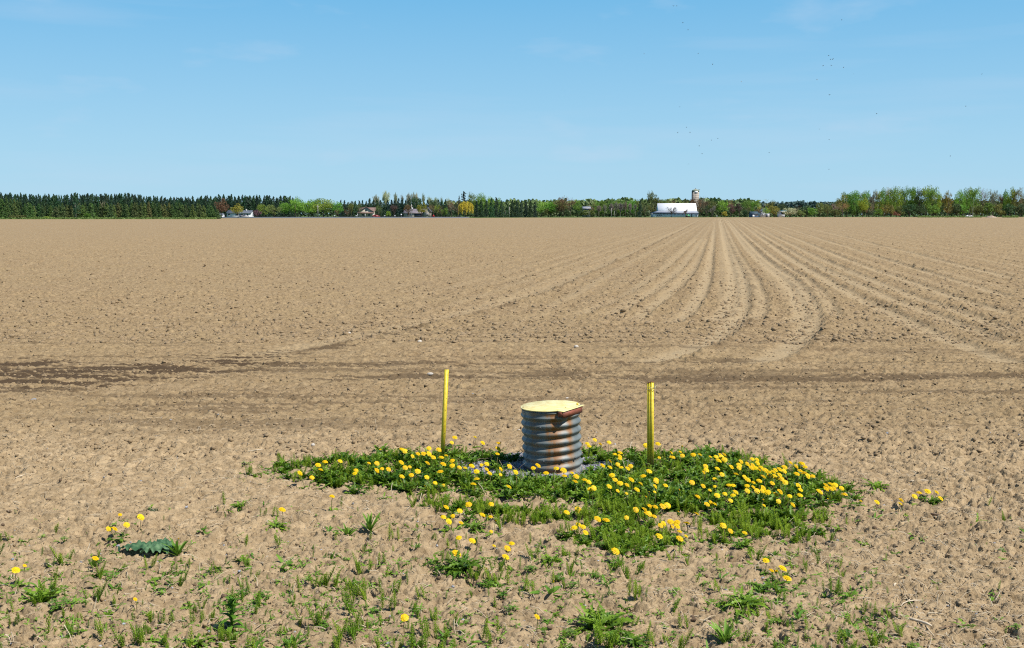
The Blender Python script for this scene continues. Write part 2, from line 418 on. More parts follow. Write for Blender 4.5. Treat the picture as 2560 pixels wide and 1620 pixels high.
def soil_material():
    m, N, L, b = new_mat('soil')
    b.inputs['Roughness'].default_value = 0.95
    b.inputs['Specular IOR Level'].default_value = 0.1
    def A(n):
        a = N.new('ShaderNodeAttribute'); a.attribute_name = n; return a.outputs['Fac']
    tc = N.new('ShaderNodeTexCoord')
    def noise(sc, det=5, rough=.55, st=None):
        n = N.new('ShaderNodeTexNoise'); n.inputs['Scale'].default_value = sc; n.inputs['Detail'].default_value = det; n.inputs['Roughness'].default_value = rough
        if st:
            mp = N.new('ShaderNodeMapping'); mp.inputs['Scale'].default_value = st
            L.new(tc.outputs['Object'], mp.inputs[0]); L.new(mp.outputs[0], n.inputs['Vector'])
        else: L.new(tc.outputs['Object'], n.inputs['Vector'])
        return n.outputs['Fac']
    def mix(f, a, c, typ='MIX'):
        x = N.new('ShaderNodeMix'); x.data_type = 'RGBA'; x.blend_type = typ
        if isinstance(f, float): x.inputs['Factor'].default_value = f
        else: L.new(f, x.inputs['Factor'])
        for s, v in ((6, a), (7, c)):
            if isinstance(v, tuple): x.inputs[s].default_value = (*v, 1)
            else: L.new(v, x.inputs[s])
        return x.outputs[2]
    def rng_(src, a, b_, c=0., d=1.):
        r = N.new('ShaderNodeMapRange'); r.inputs[1].default_value = a; r.inputs[2].default_value = b_; r.inputs[3].default_value = c; r.inputs[4].default_value = d
        L.new(src, r.inputs[0]); return r.outputs[0]
    n_big, n_mid, n_fine = noise(.35, 4), noise(9, 6, .65), noise(70, 4, .7)
    c = mix(rng_(n_mid, .35, .68), (.192, .132, .070), (.362, .262, .144))
    c = mix(rng_(n_fine, .56, .70, 0, .55), c, (.43, .32, .205))
    c = mix(rng_(n_big, .35, .7, 0, .3), c, (.32, .238, .124))
    nf = mix(rng_(n_mid, .32, .66), (.25, .178, .098), (.465, .345, .203))
    c = mix(A('near'), c, nf)
    c = mix(rng_(noise(2.2, 4, .6), .5, .75, 0, .2), c, (.42, .33, .21))
    c = mix(rng_(noise(34, 3, .6), .59, .70, 0, .75), c, (.12, .078, .042))
    c = mix(rng_(A('pressed'), 0, 1, 0, .65), c, (.40, .305, .178))
    c = mix(rng_(A('damp'), 0, 1, 0, .97), c, (.074, .049, .028))
    gr = mix(rng_(noise(.8, 4), .35, .65), (.04, .08, .018), (.09, .13, .035))
    c = mix(A('field'), gr, c)
    L.new(c, b.inputs['Base Color'])
    bp = N.new('ShaderNodeBump'); bp.inputs['Strength'].default_value = .8; bp.inputs['Distance'].default_value = .012
    L.new(noise(110, 5, .75), bp.inputs['Height'])
    bp2 = N.new('ShaderNodeBump'); bp2.inputs['Strength'].default_value = .5; bp2.inputs['Distance'].default_value = .03
    L.new(noise(26, 4, .6), bp2.inputs['Height']); L.new(bp.outputs[0], bp2.inputs['Normal'])
    L.new(bp2.outputs[0], b.inputs['Normal'])
    return m
M_SOIL = soil_material()
gm = build_ground(); gm.materials.append(M_SOIL)
g = link(bpy.data.objects.new('ground', gm))
tag(g, 'tan ploughed soil of the wide open field with wheel tracks and damp strips', kind='structure')

# ================================================================== near objects
def Hz(x, y): return height(x, y)
M_YEL = plain('yellow_paint', (.72, .56, .022), rough=.5, var=.10, scale=22, col2=(.50, .33, .02))
M_LID = plain('sunlit_yellow_paint', (.84, .74, .34), rough=.42, var=.06, scale=16, col2=(.70, .56, .20))  # paler yellow: the lid's bleaching sun sheen is mixed into its colour
M_PRIMER = plain('brown_primer', (.27, .080, .042), rough=.6, var=.18, scale=18)
M_DARK = plain('dark_steel', (.03, .03, .03), rough=.6, scale=20)
M_BOLT = plain('bolt_steel', (.09, .10, .105), rough=.5, metal=.2, scale=40)
M_RUST = plain('rust', (.25, .09, .03), rough=.9, scale=30, bump=.4)
M_WIRE = plain('wire', (.62, .58, .30), rough=.4, metal=.3, scale=30)
M_STRAW = leafy('straw', (.56, .43, .26), trans=.1, var=.25, scale=9, hue=((.38, .27, .15), (.72, .60, .42)))
M_STEM = leafy('dandelion_stem', (.20, .16, .06), trans=.1, var=.3, hue=((.12, .16, .03), (.26, .17, .08)))
M_DLEAF = leafy('dandelion_leaf', (.04, .12, .02), trans=.28, scale=14, rough=.45, hue=((.038, .105, .009), (.21, .34, .028)))
M_MATLEAF = leafy('patch_leaf', (.04, .11, .02), trans=.28, scale=9, rough=.45, hue=((.030, .098, .007), (.24, .38, .024)))
M_HORSE = leafy('horsetail', (.16, .25, .04), trans=.35, scale=5, hue=((.12, .25, .012), (.36, .48, .035)))
M_LANCE = leafy('smooth_leaf', (.08, .2, .03), trans=.3, scale=8, hue=((.07, .18, .015), (.19, .34, .035)))
M_BURDOCK = leafy('wrinkled_leaf', (.05, .13, .06), trans=.2, scale=22, hue=((.04, .11, .05), (.14, .25, .12)))
M_PETAL = leafy('dandelion_petal', (.88, .56, .005), trans=.25, scale=30, hue=((.80, .46, .002), (.90, .66, .006)))
M_BRACT = leafy('green_bract', (.07, .15, .03), trans=.1)

def worn_yellow():
    m, N, L, b = new_mat('worn_yellow_paint'); b.inputs['Roughness'].default_value = .5
    tc = N.new('ShaderNodeTexCoord'); sp = N.new('ShaderNodeSeparateXYZ'); L.new(tc.outputs['Object'], sp.inputs[0])
    n1 = N.new('ShaderNodeTexNoise'); n1.inputs['Scale'].default_value = 45; n1.inputs['Detail'].default_value = 6
    mp = N.new('ShaderNodeMapping'); mp.inputs['Scale'].default_value = (60, 60, 7); n2 = N.new('ShaderNodeTexNoise'); n2.inputs['Scale'].default_value = 1; n2.inputs['Detail'].default_value = 5
    L.new(tc.outputs['Object'], n1.inputs['Vector']); L.new(tc.outputs['Object'], mp.inputs[0]); L.new(mp.outputs[0], n2.inputs['Vector'])
    def mix(f, a, c):
        x = N.new('ShaderNodeMix'); x.data_type = 'RGBA'; L.new(f, x.inputs['Factor'])
        for s_, v in ((6, a), (7, c)):
            if isinstance(v, tuple): x.inputs[s_].default_value = (*v, 1)
            else: L.new(v, x.inputs[s_])
        return x.outputs[2]
    def rg(src, a, b_, c=0., d=1.):
        r = N.new('ShaderNodeMapRange'); r.inputs[1].default_value = a; r.inputs[2].default_value = b_; r.inputs[3].default_value = c; r.inputs[4].default_value = d; L.new(src, r.inputs[0]); return r.outputs[0]
    c = mix(rg(n1.outputs['Fac'], .35, .65), (.60, .43, .018), (.74, .60, .045))
    c = mix(rg(n2.outputs['Fac'], .60, .72, 0, .7), c, (.34, .20, .03))
    c = mix(rg(n1.outputs['Fac'], .66, .72, 0, .9), c, (.16, .07, .03))
    ml = N.new('ShaderNodeMath'); ml.operation = 'MULTIPLY_ADD'; ml.inputs[1].default_value = .35; L.new(n2.outputs['Fac'], ml.inputs[0])
    ng = N.new('ShaderNodeMath'); ng.operation = 'MULTIPLY'; ng.inputs[1].default_value = -1; L.new(sp.outputs['Z'], ng.inputs[0]); L.new(ng.outputs[0], ml.inputs[2])
    c = mix(rg(ml.outputs[0], -.08, .06, 0, .75), c, (.24, .17, .07))
    L.new(c, b.inputs['Base Color']); return m
M_POST = worn_yellow()

# ---- galvanised pipe
def galvanised():
    m, N, L, b = new_mat('galvanised_steel')
    tc = N.new('ShaderNodeTexCoord')
    n1 = N.new('ShaderNodeTexNoise'); n1.inputs['Scale'].default_value = 110; n1.inputs['Detail'].default_value = 4
    n2 = N.new('ShaderNodeTexNoise'); n2.inputs['Scale'].default_value = 7; n2.inputs['Detail'].default_value = 6
    for n in (n1, n2): L.new(tc.outputs['Object'], n.inputs['Vector'])
    at_ = N.new('ShaderNodeAttribute'); at_.attribute_name = 'rust'
    cr = N.new('ShaderNodeValToRGB'); cr.color_ramp.elements[0].color = (.088, .106, .108, 1); cr.color_ramp.elements[1].color = (.200, .224, .214, 1)
    cr.color_ramp.elements[0].position = .3; cr.color_ramp.elements[1].position = .7
    L.new(n2.outputs['Fac'], cr.inputs[0])
    rc = N.new('ShaderNodeValToRGB'); rc.color_ramp.elements[0].color = (.20, .135, .060, 1); rc.color_ramp.elements[1].color = (.21, .068, .008, 1)
    L.new(at_.outputs['Fac'], rc.inputs[0])
    ad = N.new('ShaderNodeMath'); ad.operation = 'MULTIPLY_ADD'; ad.inputs[1].default_value = .30; 
    L.new(n1.outputs['Fac'], ad.inputs[0]); L.new(at_.outputs['Fac'], ad.inputs[2])
    mr = N.new('ShaderNodeMapRange'); mr.inputs[1].default_value = .32; mr.inputs[2].default_value = .70; mr.inputs[4].default_value = 1.0
    L.new(ad.outputs[0], mr.inputs[0])
    mx = N.new('ShaderNodeMix'); mx.data_type = 'RGBA'
    L.new(mr.outputs[0], mx.inputs['Factor']); L.new(cr.outputs[0], mx.inputs[6]); L.new(rc.outputs[0], mx.inputs[7])
    L.new(mx.outputs[2], b.inputs['Base Color'])
    b.inputs['Roughness'].default_value = .5
    me = N.new('ShaderNodeMapRange'); me.inputs[3].default_value = .05; me.inputs[4].default_value = 0; L.new(mr.outputs[0], me.inputs[0])
    L.new(me.outputs[0], b.inputs['Metallic'])
    bp = N.new('ShaderNodeBump'); bp.inputs['Strength'].default_value = .25; bp.inputs['Distance'].default_value = .002
    L.new(n1.outputs['Fac'], bp.inputs['Height']); L.new(bp.outputs[0], b.inputs['Normal'])
    return m
M_GALV = galvanised()
PIPE_R, PIPE_H, PITCH_C = .236, .540, .068
pb = ground(1385, 1182); PIPE_XY = (pb.x, pb.y + PIPE_R * .55)
PIPE_XY = (.338, 9.05)
def corr_r(z, a):
    r = PIPE_R + .0092 * math.cos(2 * math.pi * (z - .020) / PITCH_C) * (1 if z < PIPE_H - .045 else max(0, 1 - (z - PIPE_H + .045) / .02))
    return r
def rust_at(a, z):
    """a = angle from the side that faces the camera, positive to the right"""
    v = .40 * math.exp(-((a - 6) / 9) ** 2) + .34 * math.exp(-((a + 9) / 5) ** 2) * (.6 + .4 * math.sin(z * 37)) + .42 * math.exp(-((a - 37) / 6.5) ** 2) * min(1, .45 + abs(z - .1) * 2)
    v += .22 * math.exp(-((a + 38) / 11) ** 2) + .22 * float(vn(np.array([a / 9.0]), np.array([z * 2.2]), 5)[0])
    v += .28 * (.5 - .5 * math.cos(2 * math.pi * (z - .020) / PITCH_C)) * math.exp(-((a - 10) / 42) ** 2)
    return max(0, min(1, v * (.75 + .5 * float(vn(np.array([a / 2.5]), np.array([z * 14]), 9)[0]))))
def build_pipe():
    root = empty('corrugated_pipe', (PIPE_XY[0], PIPE_XY[1], -.035))
    root.rotation_euler = (R(.6), R(-2.6), 0)
    tag(root, 'rusty galvanised corrugated steel pipe standing upright in grey gravel', 'pipe')
    K, NZ = 220, 170
    seam = .128
    for nm, z0, z1, dr in (('upper_section', seam - .03, PIPE_H, .0), ('lower_section', -.10, seam, .0028)):
        n = max(20, int((z1 - z0) / .0034))
        zs = np.linspace(z0, z1, n + 1); V = []; ru = []
        for z in zs:
            for j in range(K):
                t = 2 * math.pi * j / K
                r = corr_r(z, t) + dr
                V.append((r * math.cos(t), r * math.sin(t), z))
                a = (math.degrees(t) + 90 + 180) % 360 - 180
                ru.append(rust_at(a, z))
        if nm == 'lower_section':   # turned-in lip where it overlaps the upper sheet
            for j in range(K):
                t = 2 * math.pi * j / K; r = corr_r(z1, t) - .001
                V.append((r * math.cos(t), r * math.sin(t), z1 + .0004)); ru.append(.8)
            n += 1
        i = np.arange((n + 1) * K).reshape(n + 1, K)
        F = np.stack([i[:-1], np.roll(i[:-1], -1, 1), np.roll(i[1:], -1, 1), i[1:]], -1).reshape(-1, 4)
        # inner wall, so the sheet has a thickness
        Vi = np.array(V); rr = np.hypot(Vi[:, 0], Vi[:, 1]); Vin = Vi.copy(); Vin[:, :2] *= ((rr - .002) / rr)[:, None]
        off = len(Vi); F2 = F[:, ::-1] + off
        top = np.stack([i[-1], np.roll(i[-1], -1), np.roll(i[-1], -1) + off, i[-1] + off], -1)
        me = np_mesh(nm, np.concatenate([Vi, Vin]), [F, F2, top], M_GALV, True, dict(rust=np.array(ru + ru)))
        link(bpy.data.objects.new(nm, me), root)
    # lengthwise lap seam on the left
    b = MB(); a0, a1 = R(-90 - 68), R(-90 - 60)
    zs = np.linspace(-.02, PIPE_H - .01, 180); V = []; m = 7
    for z in zs:
        for j in range(m):
            t = a0 + (a1 - a0) * j / (m - 1)
            r = corr_r(z, t) + (.0055 if 0 < j < m - 1 else .0005)
            V.append((r * math.cos(t), r * math.sin(t), z))
    i = np.arange(len(V)).reshape(len(zs), m)
    b.addnp(V, np.stack([i[:-1, :-1], i[:-1, 1:], i[1:, 1:], i[1:, :-1]], -1).reshape(-1, 4))
    b.build('lap_seam', M_GALV, root, True)
    for a, z in ((-23, PIPE_H - .115), (-19, .149), (16, .151), (47, .153), (80, .150), (-23, .49 - .02)):
        if z == .47: continue
        t = R(a - 90); bb = MB(); r = corr_r(z, t)
        bb.lathe([(.0, -.004), (.0095, -.004), (.0095, .0012), (.0065, .0016), (.0062, .0065), (.004, .0075), (.0, .0076)], 12)
        o = bb.build('bolt', M_BOLT, root, True)
        o.location = ((r + .001) * math.cos(t), (r + .001) * math.sin(t), z)
        o.rotation_euler = Vector((math.cos(t), math.sin(t), 0)).to_track_quat('Z', 'Y').to_euler()
    # neck ring under the lid
    b = MB(); zt = PIPE_H
    prof = [(PIPE_R - .012, zt - .004), (PIPE_R - .006, zt - .004), (PIPE_R - .006, zt + .012), (PIPE_R - .012, zt + .012)]
    V = [(r * math.cos(2 * math.pi * j / 96), r * math.sin(2 * math.pi * j / 96), z) for r, z in prof for j in range(96)]
    b.add(V, [(p * 96 + j, p * 96 + (j + 1) % 96, ((p + 1) % 4) * 96 + (j + 1) % 96, ((p + 1) % 4) * 96 + j) for p in range(4) for j in range(96)])
    b.build('neck_ring', M_GALV, root, True)
    # lid: disc with a square tab; z local 0 at the underside
    z0 = zt + .012
    n_ = Vector((.81, -.588)); t_ = Vector((.588, .81))
    outline = []
    RL = .243
    tab = [(n_ * .247 + t_ * -.178), (n_ * .247 + t_ * .128)]
    a_s = math.atan2(tab[0].y, tab[0].x); a_e = math.atan2(tab[1].y, tab[1].x)
    pts = []
    ang = a_e + .03
    while ang < a_s - .10 + 2 * math.pi:
        pts.append((RL * math.cos(ang), RL * math.sin(ang))); ang += .045
    q = tab[0] - n_ * .045
    pts.append((q.x, q.y)); pts.append((tab[0].x, tab[0].y)); pts.append((tab[1].x, tab[1].y))
    q = tab[1] - n_ * .03 ; pts.append((q.x, q.y))
    b = MB(); n = len(pts)
    sh = .0022
    V = [(x, y, z0) for x, y in pts] + [(x, y, z0 + .005) for x, y in pts] + [(x * (1 - sh / .24), y * (1 - sh / .24), z0 + .0068) for x, y in pts]
    b.add(V, [tuple(range(n - 1, -1, -1)), tuple(range(2 * n, 3 * n))] + [(k * n + i_, k * n + (i_ + 1) % n, (k + 1) * n + (i_ + 1) % n, (k + 1) * n + i_) for k in (0, 1) for i_ in range(n)])
    lid = b.build('lid', M_LID, root)
    # brown guard plate that hangs from the tab
    b = MB()
    M = Matrix(((t_.x, n_.x, 0, 0), (t_.y, n_.y, 0, 0), (0, 0, 1, z0), (0, 0, 0, 1)))
    b.box(-.174, .105, .236, .242, -.052, -.0006, M); b.box(-.174, -.168, .19, .2355, -.04, -.0006, M)
    b.build('guard_plate', M_PRIMER, lid)
    b = MB(); b.box(.10, .114, .19, .2, .0072, .022, M); b.build('lug', M_YEL, lid)
    b = MB(); b.box(.1285, .136, .21, .225, .001, .004, M); b.build('lug', M_YEL, lid)
    b = MB(); b.lathe([(0, z0 + .0066), (.008, z0 + .0066), (.0075, z0 + .010), (0, z0 + .0105)], 10, -.222, -.03); b.build('rivet', M_RUST, lid)
    b = MB(); b.lathe([(0, z0 + .0066), (.006, z0 + .0066), (.0055, z0 + .009), (0, z0 + .0092)], 8, .12, -.12)
    b.build('rivet', M_RUST, lid)
    # light strip of metal seen below the lid
    b = MB()
    b.tube([(.236 * math.cos(t), .236 * math.sin(t), zt - .006) for t in [R(-90 + a) for a in range(-24, 13, 3)]], .0035, 6)
    b.build('band_clamp', M_GALV, root, True)
build_pipe()

# ---- posts: angle iron, corner towards the camera
def angle_post(w, th, L_, rz, holes=True, step=.1):
    b = MB()
    d1 = Vector((math.cos(rz), math.sin(rz), 0)); d2 = Vector((-math.sin(rz), math.cos(rz), 0))
    def slab(d, e):
        M = Matrix(((d.x, e.x, 0, 0), (d.y, e.y, 0, 0), (0, 0, 1, 0), (0, 0, 0, 1)))
        return M
    b.add([(Vector((0, 0, 0)) + a)[:] for z in (0, L_) for a in (Vector((0, 0, z)), d1 * w + Vector((0, 0, z)), d1 * w + d2 * th + Vector((0, 0, z)), d1 * th + d2 * th + Vector((0, 0, z)), d1 * th + d2 * w + Vector((0, 0, z)), d2 * w + Vector((0, 0, z)))],
          [(5, 4, 3, 2, 1, 0), (6, 7, 8, 9, 10, 11)] + [(i, (i + 1) % 6, 6 + (i + 1) % 6, 6 + i) for i in range(6)])
    h = []
    z = L_ - .045
    while z > .12 and holes:
        c = d1 * w * .52 + Vector((0, 0, z)); nn = -d2
        k = 8; V = [(c + nn * o + (d1 * math.cos(2 * math.pi * j / k) + Vector((0, 0, 1)) * math.sin(2 * math.pi * j / k)) * .0033)[:] for o in (.0006, -.0004) for j in range(k)]
        h.append(MB()); h[-1].add(V, [tuple(range(k))] + [(j, k + j, k + (j + 1) % k, (j + 1) % k) for j in range(k)])
        z -= step
    return b, h
pt = ground(1104, 1152)
root = empty('yellow_post', (pt.x, pt.y, -.06)); root.rotation_euler = (R(-1), R(3.0), 0)
tag(root, 'single yellow angle iron post leaning to the right, among dandelions', 'post')
b, h = angle_post(.027, .0035, .838, R(42)); b.build('post_bar', M_POST, root)
for q_ in h: q_.build('bolt_hole', M_DARK, root)
pt = ground(1627, 1176)
root = empty('yellow_post_bundle', (pt.x, pt.y, -.06)); root.rotation_euler = (0, R(-.7), 0)
tag(root, 'upright bundle of three yellow angle iron posts tied together with wire', 'post bundle')
for i_, (ox, oy, w, rz, L_) in enumerate(((-.018, .020, .016, 30, .775), (-.003, .010, .017, 45, .78), (.013, 0, .021, 45, .785))):
    b, h = angle_post(w, .0035, L_, R(rz)); o = b.build('post_bar', M_POST, root); o.location = (ox, oy, 0)
    for q_ in h: q_.build('bolt_hole', M_DARK, o)
    b2 = MB(); d1 = Vector((math.cos(R(rz)), math.sin(R(rz)), 0)); d2 = Vector((-d1.y, d1.x, 0))
    b2.tube([(d1 * w + Vector((0, 0, L_ + .0016)))[:], (0, 0, L_ + .0016), (d2 * w + Vector((0, 0, L_ + .0016)))[:]], .0034, 5); b2.build('rusty_end', M_RUST, o)
b = MB()
ring = [(.007 + .034 * math.cos(t), .017 + .034 * math.sin(t) * 1.1, .742 + .006 * math.sin(t * 2)) for t in [i * math.pi / 10 for i in range(21)]]
b.tube(ring, .0022, 5, False)
ring = [(.007 + .033 * math.cos(t), .017 + .036 * math.sin(t), .732 + .004 * math.cos(t)) for t in [i * math.pi / 10 for i in range(21)]]
b.tube(ring, .0020, 5, False)
b.tube([(.012, -.022, .74), (.02, -.026, .752), (.03, -.024, .748), (.045, -.02, .758), (.05, -.018, .768)], .0018, 5)
b.build('wire_tie', M_WIRE, root)

# ---- dandelions
def leaf_strip(L_, W, n, jag, az, up, curl, x0=0, y0=0, z0=0, twist=0, seed=None, fold=.25):
    """toothed leaf that rises at angle `up` and bends over; 3 verts per station"""
    V = []; s = 0; ang = up; px, pz = 0.0, 0.0; ca, sa = math.cos(az), math.sin(az)
    for i in range(n + 1):
        t = i / n
        w = W * (math.sin(math.pi * min(1, t * .80 + .12)) ** .8) * (1 - .15 * t)
        if jag: w *= (1.45 if i % 2 else .36)
        if i == n: w *= .15
        if i == 0: w = W * .18
        for sgn in (-1, 0, 1):
            ly = sgn * w * .5; lz = fold * abs(ly)
            lx = px - (abs(sgn) * .35 * W if (jag and i % 2) else 0)
            ly2 = ly * math.cos(twist * t) ; lz += ly * math.sin(twist * t)
            X = lx - math.sin(ang) * lz; Z = pz + math.cos(ang) * lz
            V.append((x0 + X * ca - ly2 * sa, y0 + X * sa + ly2 * ca, z0 + Z))
        step = L_ / n; px += math.cos(ang) * step; pz += math.sin(ang) * step; ang -= curl / n
    F = []
    for i in range(n):
        for j in (0, 1):
            a = i * 3 + j; F.append((a, a + 3, a + 4, a + 1))
    return V, F
def rosette(rnd, nl, L_, W, up=(.3, 1.2), jag=True, name='leaf_rosette', curl=(.6, 1.5), n=9, mat=None, spread=.012):
    b = MB()
    for k in range(nl):
        az = k * 2.399 + rnd.uniform(-.4, .4); l = L_ * rnd.uniform(.6, 1.15)
        V, F = leaf_strip(l, W * rnd.uniform(.8, 1.2), n, jag, az, rnd.uniform(*up), rnd.uniform(*curl), rnd.uniform(-spread, spread), rnd.uniform(-spread, spread), -.006, rnd.uniform(-.8, .8))
        b.add(V, F)
    return b.mesh(name, mat or M_DLEAF, False)
rnd = random.Random(5)
ROS = [rosette(rnd, 26, .125, .026, (.35, 1.35)) for _ in range(4)]            # upright, in the patch
ROSF = [rosette(rnd, 20, .11, .026, (.12, .75)) for _ in range(4)]             # flatter, on bare ground
SEED = [rosette(rnd, rnd.choice((6, 8, 10)), .065, .015, (.15, 1.0), n=7) for _ in range(5)]
LAN = [rosette(rnd, rnd.choice((4, 5, 7)), .085, .019, (.3, 1.1), jag=False, n=6, mat=M_LANCE, curl=(.3, 1.2)) for _ in range(5)]

def flower_mesh(rnd, r=.0215, droop=0.0):
    b = MB()
    for lay, (n, rr, z, tilt) in enumerate(((22, 1.0, .000, .05), (20, .86, .003, .30), (15, .62, .0055, .60), (9, .36, .007, .95))):
        for k in range(n):
            a = 2 * math.pi * (k + rnd.random() * .5) / n; l = r * rr * rnd.uniform(.9, 1.08); w = r * .30
            t = tilt + rnd.uniform(-.1, .1) - droop
            ca, sa = math.cos(a), math.sin(a)
            pts = []
            for (d, hw) in ((.0, .25), (.55, .9), (1.0, .8)):
                bend = t - d * .55
                X = l * d * math.cos(t * .6); Z = z + l * d * math.sin(bend) * .8 + .001
                for s_ in (-1, 1): pts.append((X * ca - s_ * hw * w * .5 * sa, X * sa + s_ * hw * w * .5 * ca, Z))
            b.add(pts, [(0, 2, 3, 1), (2, 4, 5, 3)])
    b.lathe([(0, .0015), (r * .42, .0035), (r * .36, .0075), (0, .0095)], 10)
    return b.mesh('flower_head', M_PETAL, False)
def bract_mesh():
    b = MB(); b.lathe([(.0015, -.016), (.0055, -.013), (.0068, -.006), (.0085, .0005), (.004, .001)], 8)
    return b.mesh('bract_cup', M_BRACT, True)
FLW = [flower_mesh(random.Random(s)) for s in range(4)] + [flower_mesh(random.Random(9), droop=.25)]
BUD = []
for s in range(2):
    b = MB(); rr_ = random.Random(40 + s)
    for k in range(26):
        a = k * 2.399; l = .013 * rr_.uniform(.8, 1.1); t = .9 + .4 * (k % 3) / 2; X = l * math.cos(t); Z = l * math.sin(t); w = .0022
        b.add([(-math.sin(a) * w + X * .2 * math.cos(a), math.cos(a) * w + X * .2 * math.sin(a), 0), (math.sin(a) * w + X * .2 * math.cos(a), -math.cos(a) * w + X * .2 * math.sin(a), 0),
               (X * math.cos(a) + w * math.sin(a), X * math.sin(a) - w * math.cos(a), Z), (X * math.cos(a) - w * math.sin(a), X * math.sin(a) + w * math.cos(a), Z)], [(0, 1, 2, 3)])
    BUD.append(b.mesh('flower_head', M_PETAL))
BRACT = bract_mesh()

def cvt(off, sc, pts): return [(off[0] + p[0] / sc, off[1] + p[1] / sc, (p[2] if len(p) > 2 else 1)) for p in pts]
S = .6
FL = cvt((530, 1060), 3.211, [(1353,205,S),(1528,200),(1550,215),(1655,237),(1742,194),(1700,235),(1745,237),(1778,265),(1822,203),(1842,265),(1880,250,.8),(1612,257,.8),(1927,292),(1858,318),(1928,332),(1732,311),(1522,306),(1552,348),(1588,343,.7),(1652,376),(1262,312,.7),(1325,314),(1328,371),(1365,357,.7),(1418,361),(1157,368),(1145,394),(1030,295),(908,299),(853,326),(873,363),(709,391),(803,428,.8),(1527,419),(1600,408),(1725,425),(1831,378),(1792,470,.8),(1857,488,.7),(1950,105),(1926,148,.8),(2112,102),(2175,149),(2302,152),(2232,205,.9),(2297,193),(2291,237,.8),(2087,333),(2165,327,.8),(2207,318),(2207,361),(2230,392),(2124,377),(2033,349,.8),(1988,347,.8),(2321,361),(2317,405,.7),(2390,338),(2125,437),(2098,478),(2383,500),(1720,490,S),(965,577,.8),(565,684),(1884,664),(1991,695),(2060,643),(2242,640),(2174,726),(1858,743),(1932,738,.8),(1904,780,.9),(2000,790,.8),(2236,741,.8),(2275,776,.8),(1980,908),(2090,933),(1967,1035,1.35),(2375,995),(2362,1062),(2405,955,.9),(2242,862,S),(2205,1160,.5),(2265,975,S)])
FL += cvt((1080, 900), 4.013, [(843,1122),(848,1175,.6),(1016,1080),(1066,1055),(1247,1083),(1143,1130),(1323,1103,1.2),(1328,1158),(1405,1128,S),(1448,1165,1.3),(1440,1215),(1533,1197),(1577,1223,.8),(1635,800),(1560,835),(1577,862),(1690,840),(1778,825),(1510,838,.8),(1833,940),(1888,925),(1888,965),(1885,988,.8),(1790,1014),(1713,1055),(1788,1073),(1865,1045),(1897,1073),(1965,1085),(1993,1063),(1805,1152),(1838,1197,.9),(1888,1232),(2003,1197),(2117,1160),(2181,1112),(2147,855),(2267,838),(2282,977,S),(2098,1237),(2250,1195),(2250,1215),(1960,1250),(2242,1265),(1780,1265,.9),(2345,1255),(2392,925,.8),(2400,970,.8)])
FL += cvt((1400, 1080), 2.867, [(215,408),(243,400,.9),(553,410),(852,415,.9),(615,467,.9),(638,430,S),(680,428,S),(130,555),(50,573),(545,555,.9),(608,553,1.2),(645,528),(684,533),(738,530),(773,523),(620,578,.9),(640,585),(677,601),(478,612,.8),(847,575,.9),(981,583,.9),(272,620),(332,627),(133,660),(103,682),(165,678),(77,704,S),(185,718,.9),(722,668),(745,655),(795,642,1.1),(838,647),(840,672),(805,678,S),(910,650,1.2),(858,710,.8),(714,743),(862,760,1.1),(905,745,S),(1170,667),(1225,708,.9),(1325,720,.9),(400,850,1.1),(1476,917,1.15),(478,440,S),(415,420,S),
 (810,178),(878,167),(862,140,.7),(800,147,.8),(875,103,.8),(712,183,S),(955,160,1.1),(1003,160),(1078,175,S),(1120,175),(1150,162),(1180,160),(1180,197,1.1),(1140,203),(1162,180),(1045,243),(1050,270),(1032,288,.8),(1130,260),(1162,302),(1112,335,1.1),(1230,248),(1262,298,.9),(1300,210),(1285,235),(1285,255),(1378,192,.9),(1415,197),(1350,235),(1385,238),(1418,222),(1440,250),(1400,255),(1460,270),(1345,225),(1375,255),(1430,270),(1480,275),(1500,285),(1530,283),(1545,270),(1575,265),(1610,250),(1610,280),(1575,305),(1540,310),(1550,325),(1590,335),(1615,358,1.1),(1655,218,1.1),(1697,245),(1735,222,1.1),(1757,247),(1722,275),(1698,297),(1745,290),(1780,313),(1810,313),(1325,320,.9),(1348,340),(1340,383),(1345,420,1.2),(1387,360,.8),(1430,347),(1460,318),(1500,310),(1387,393,.8),(1415,420,1.1),(1460,400),(1487,430,1.1),(1452,420,.9),(1523,365,.9),(1108,388,.7),(1075,415,S),(1028,385),(948,360),(1128,452),(1182,440,.8),(1210,378),(1240,380,.9),(1262,428,1.1),(1240,450,.9),(1225,490,.9),(990,460,1.1),(1055,515),(1085,505,.9),(1110,513),(1455,488,.9),(1553,445),(1580,425),(1567,495,.8),(1648,457,.9),(1672,520,1.05),(1712,383),(1725,412),(1720,450),(1860,420),(1870,430,.8),(1910,380),(1940,370),(1970,378),(1910,405),(1945,403),(1968,403),(2022,402,1.1),(2040,443,1.1),(1918,482,.9),(2158,493,S),(2275,500,.9),(1465,525,S)])
FL += cvt((1920, 1180), 3.464, [(1155,240),(1145,272,.9),(1308,175,1.1),(1272,208,.9),(1383,163,1.1),(1463,173,.9),(1497,225,1.1),(132,830,1.3),(33,850,.8),(72,862,.9),(168,915,1.2)])
FL += cvt((0, 1180), 3.464, [(1040,367,.6),(1222,388),(1098,455,.9),(940,490,.8),(962,485,.6),(997,488,.9),(827,743),(138,845,1.25),(215,808,.6),(1173,1100,.6),(1545,577,.45)])
FL += [(1011.6, 1543, 1.1), (1383.6, 1454, .5), (1344, 1541, .9)]

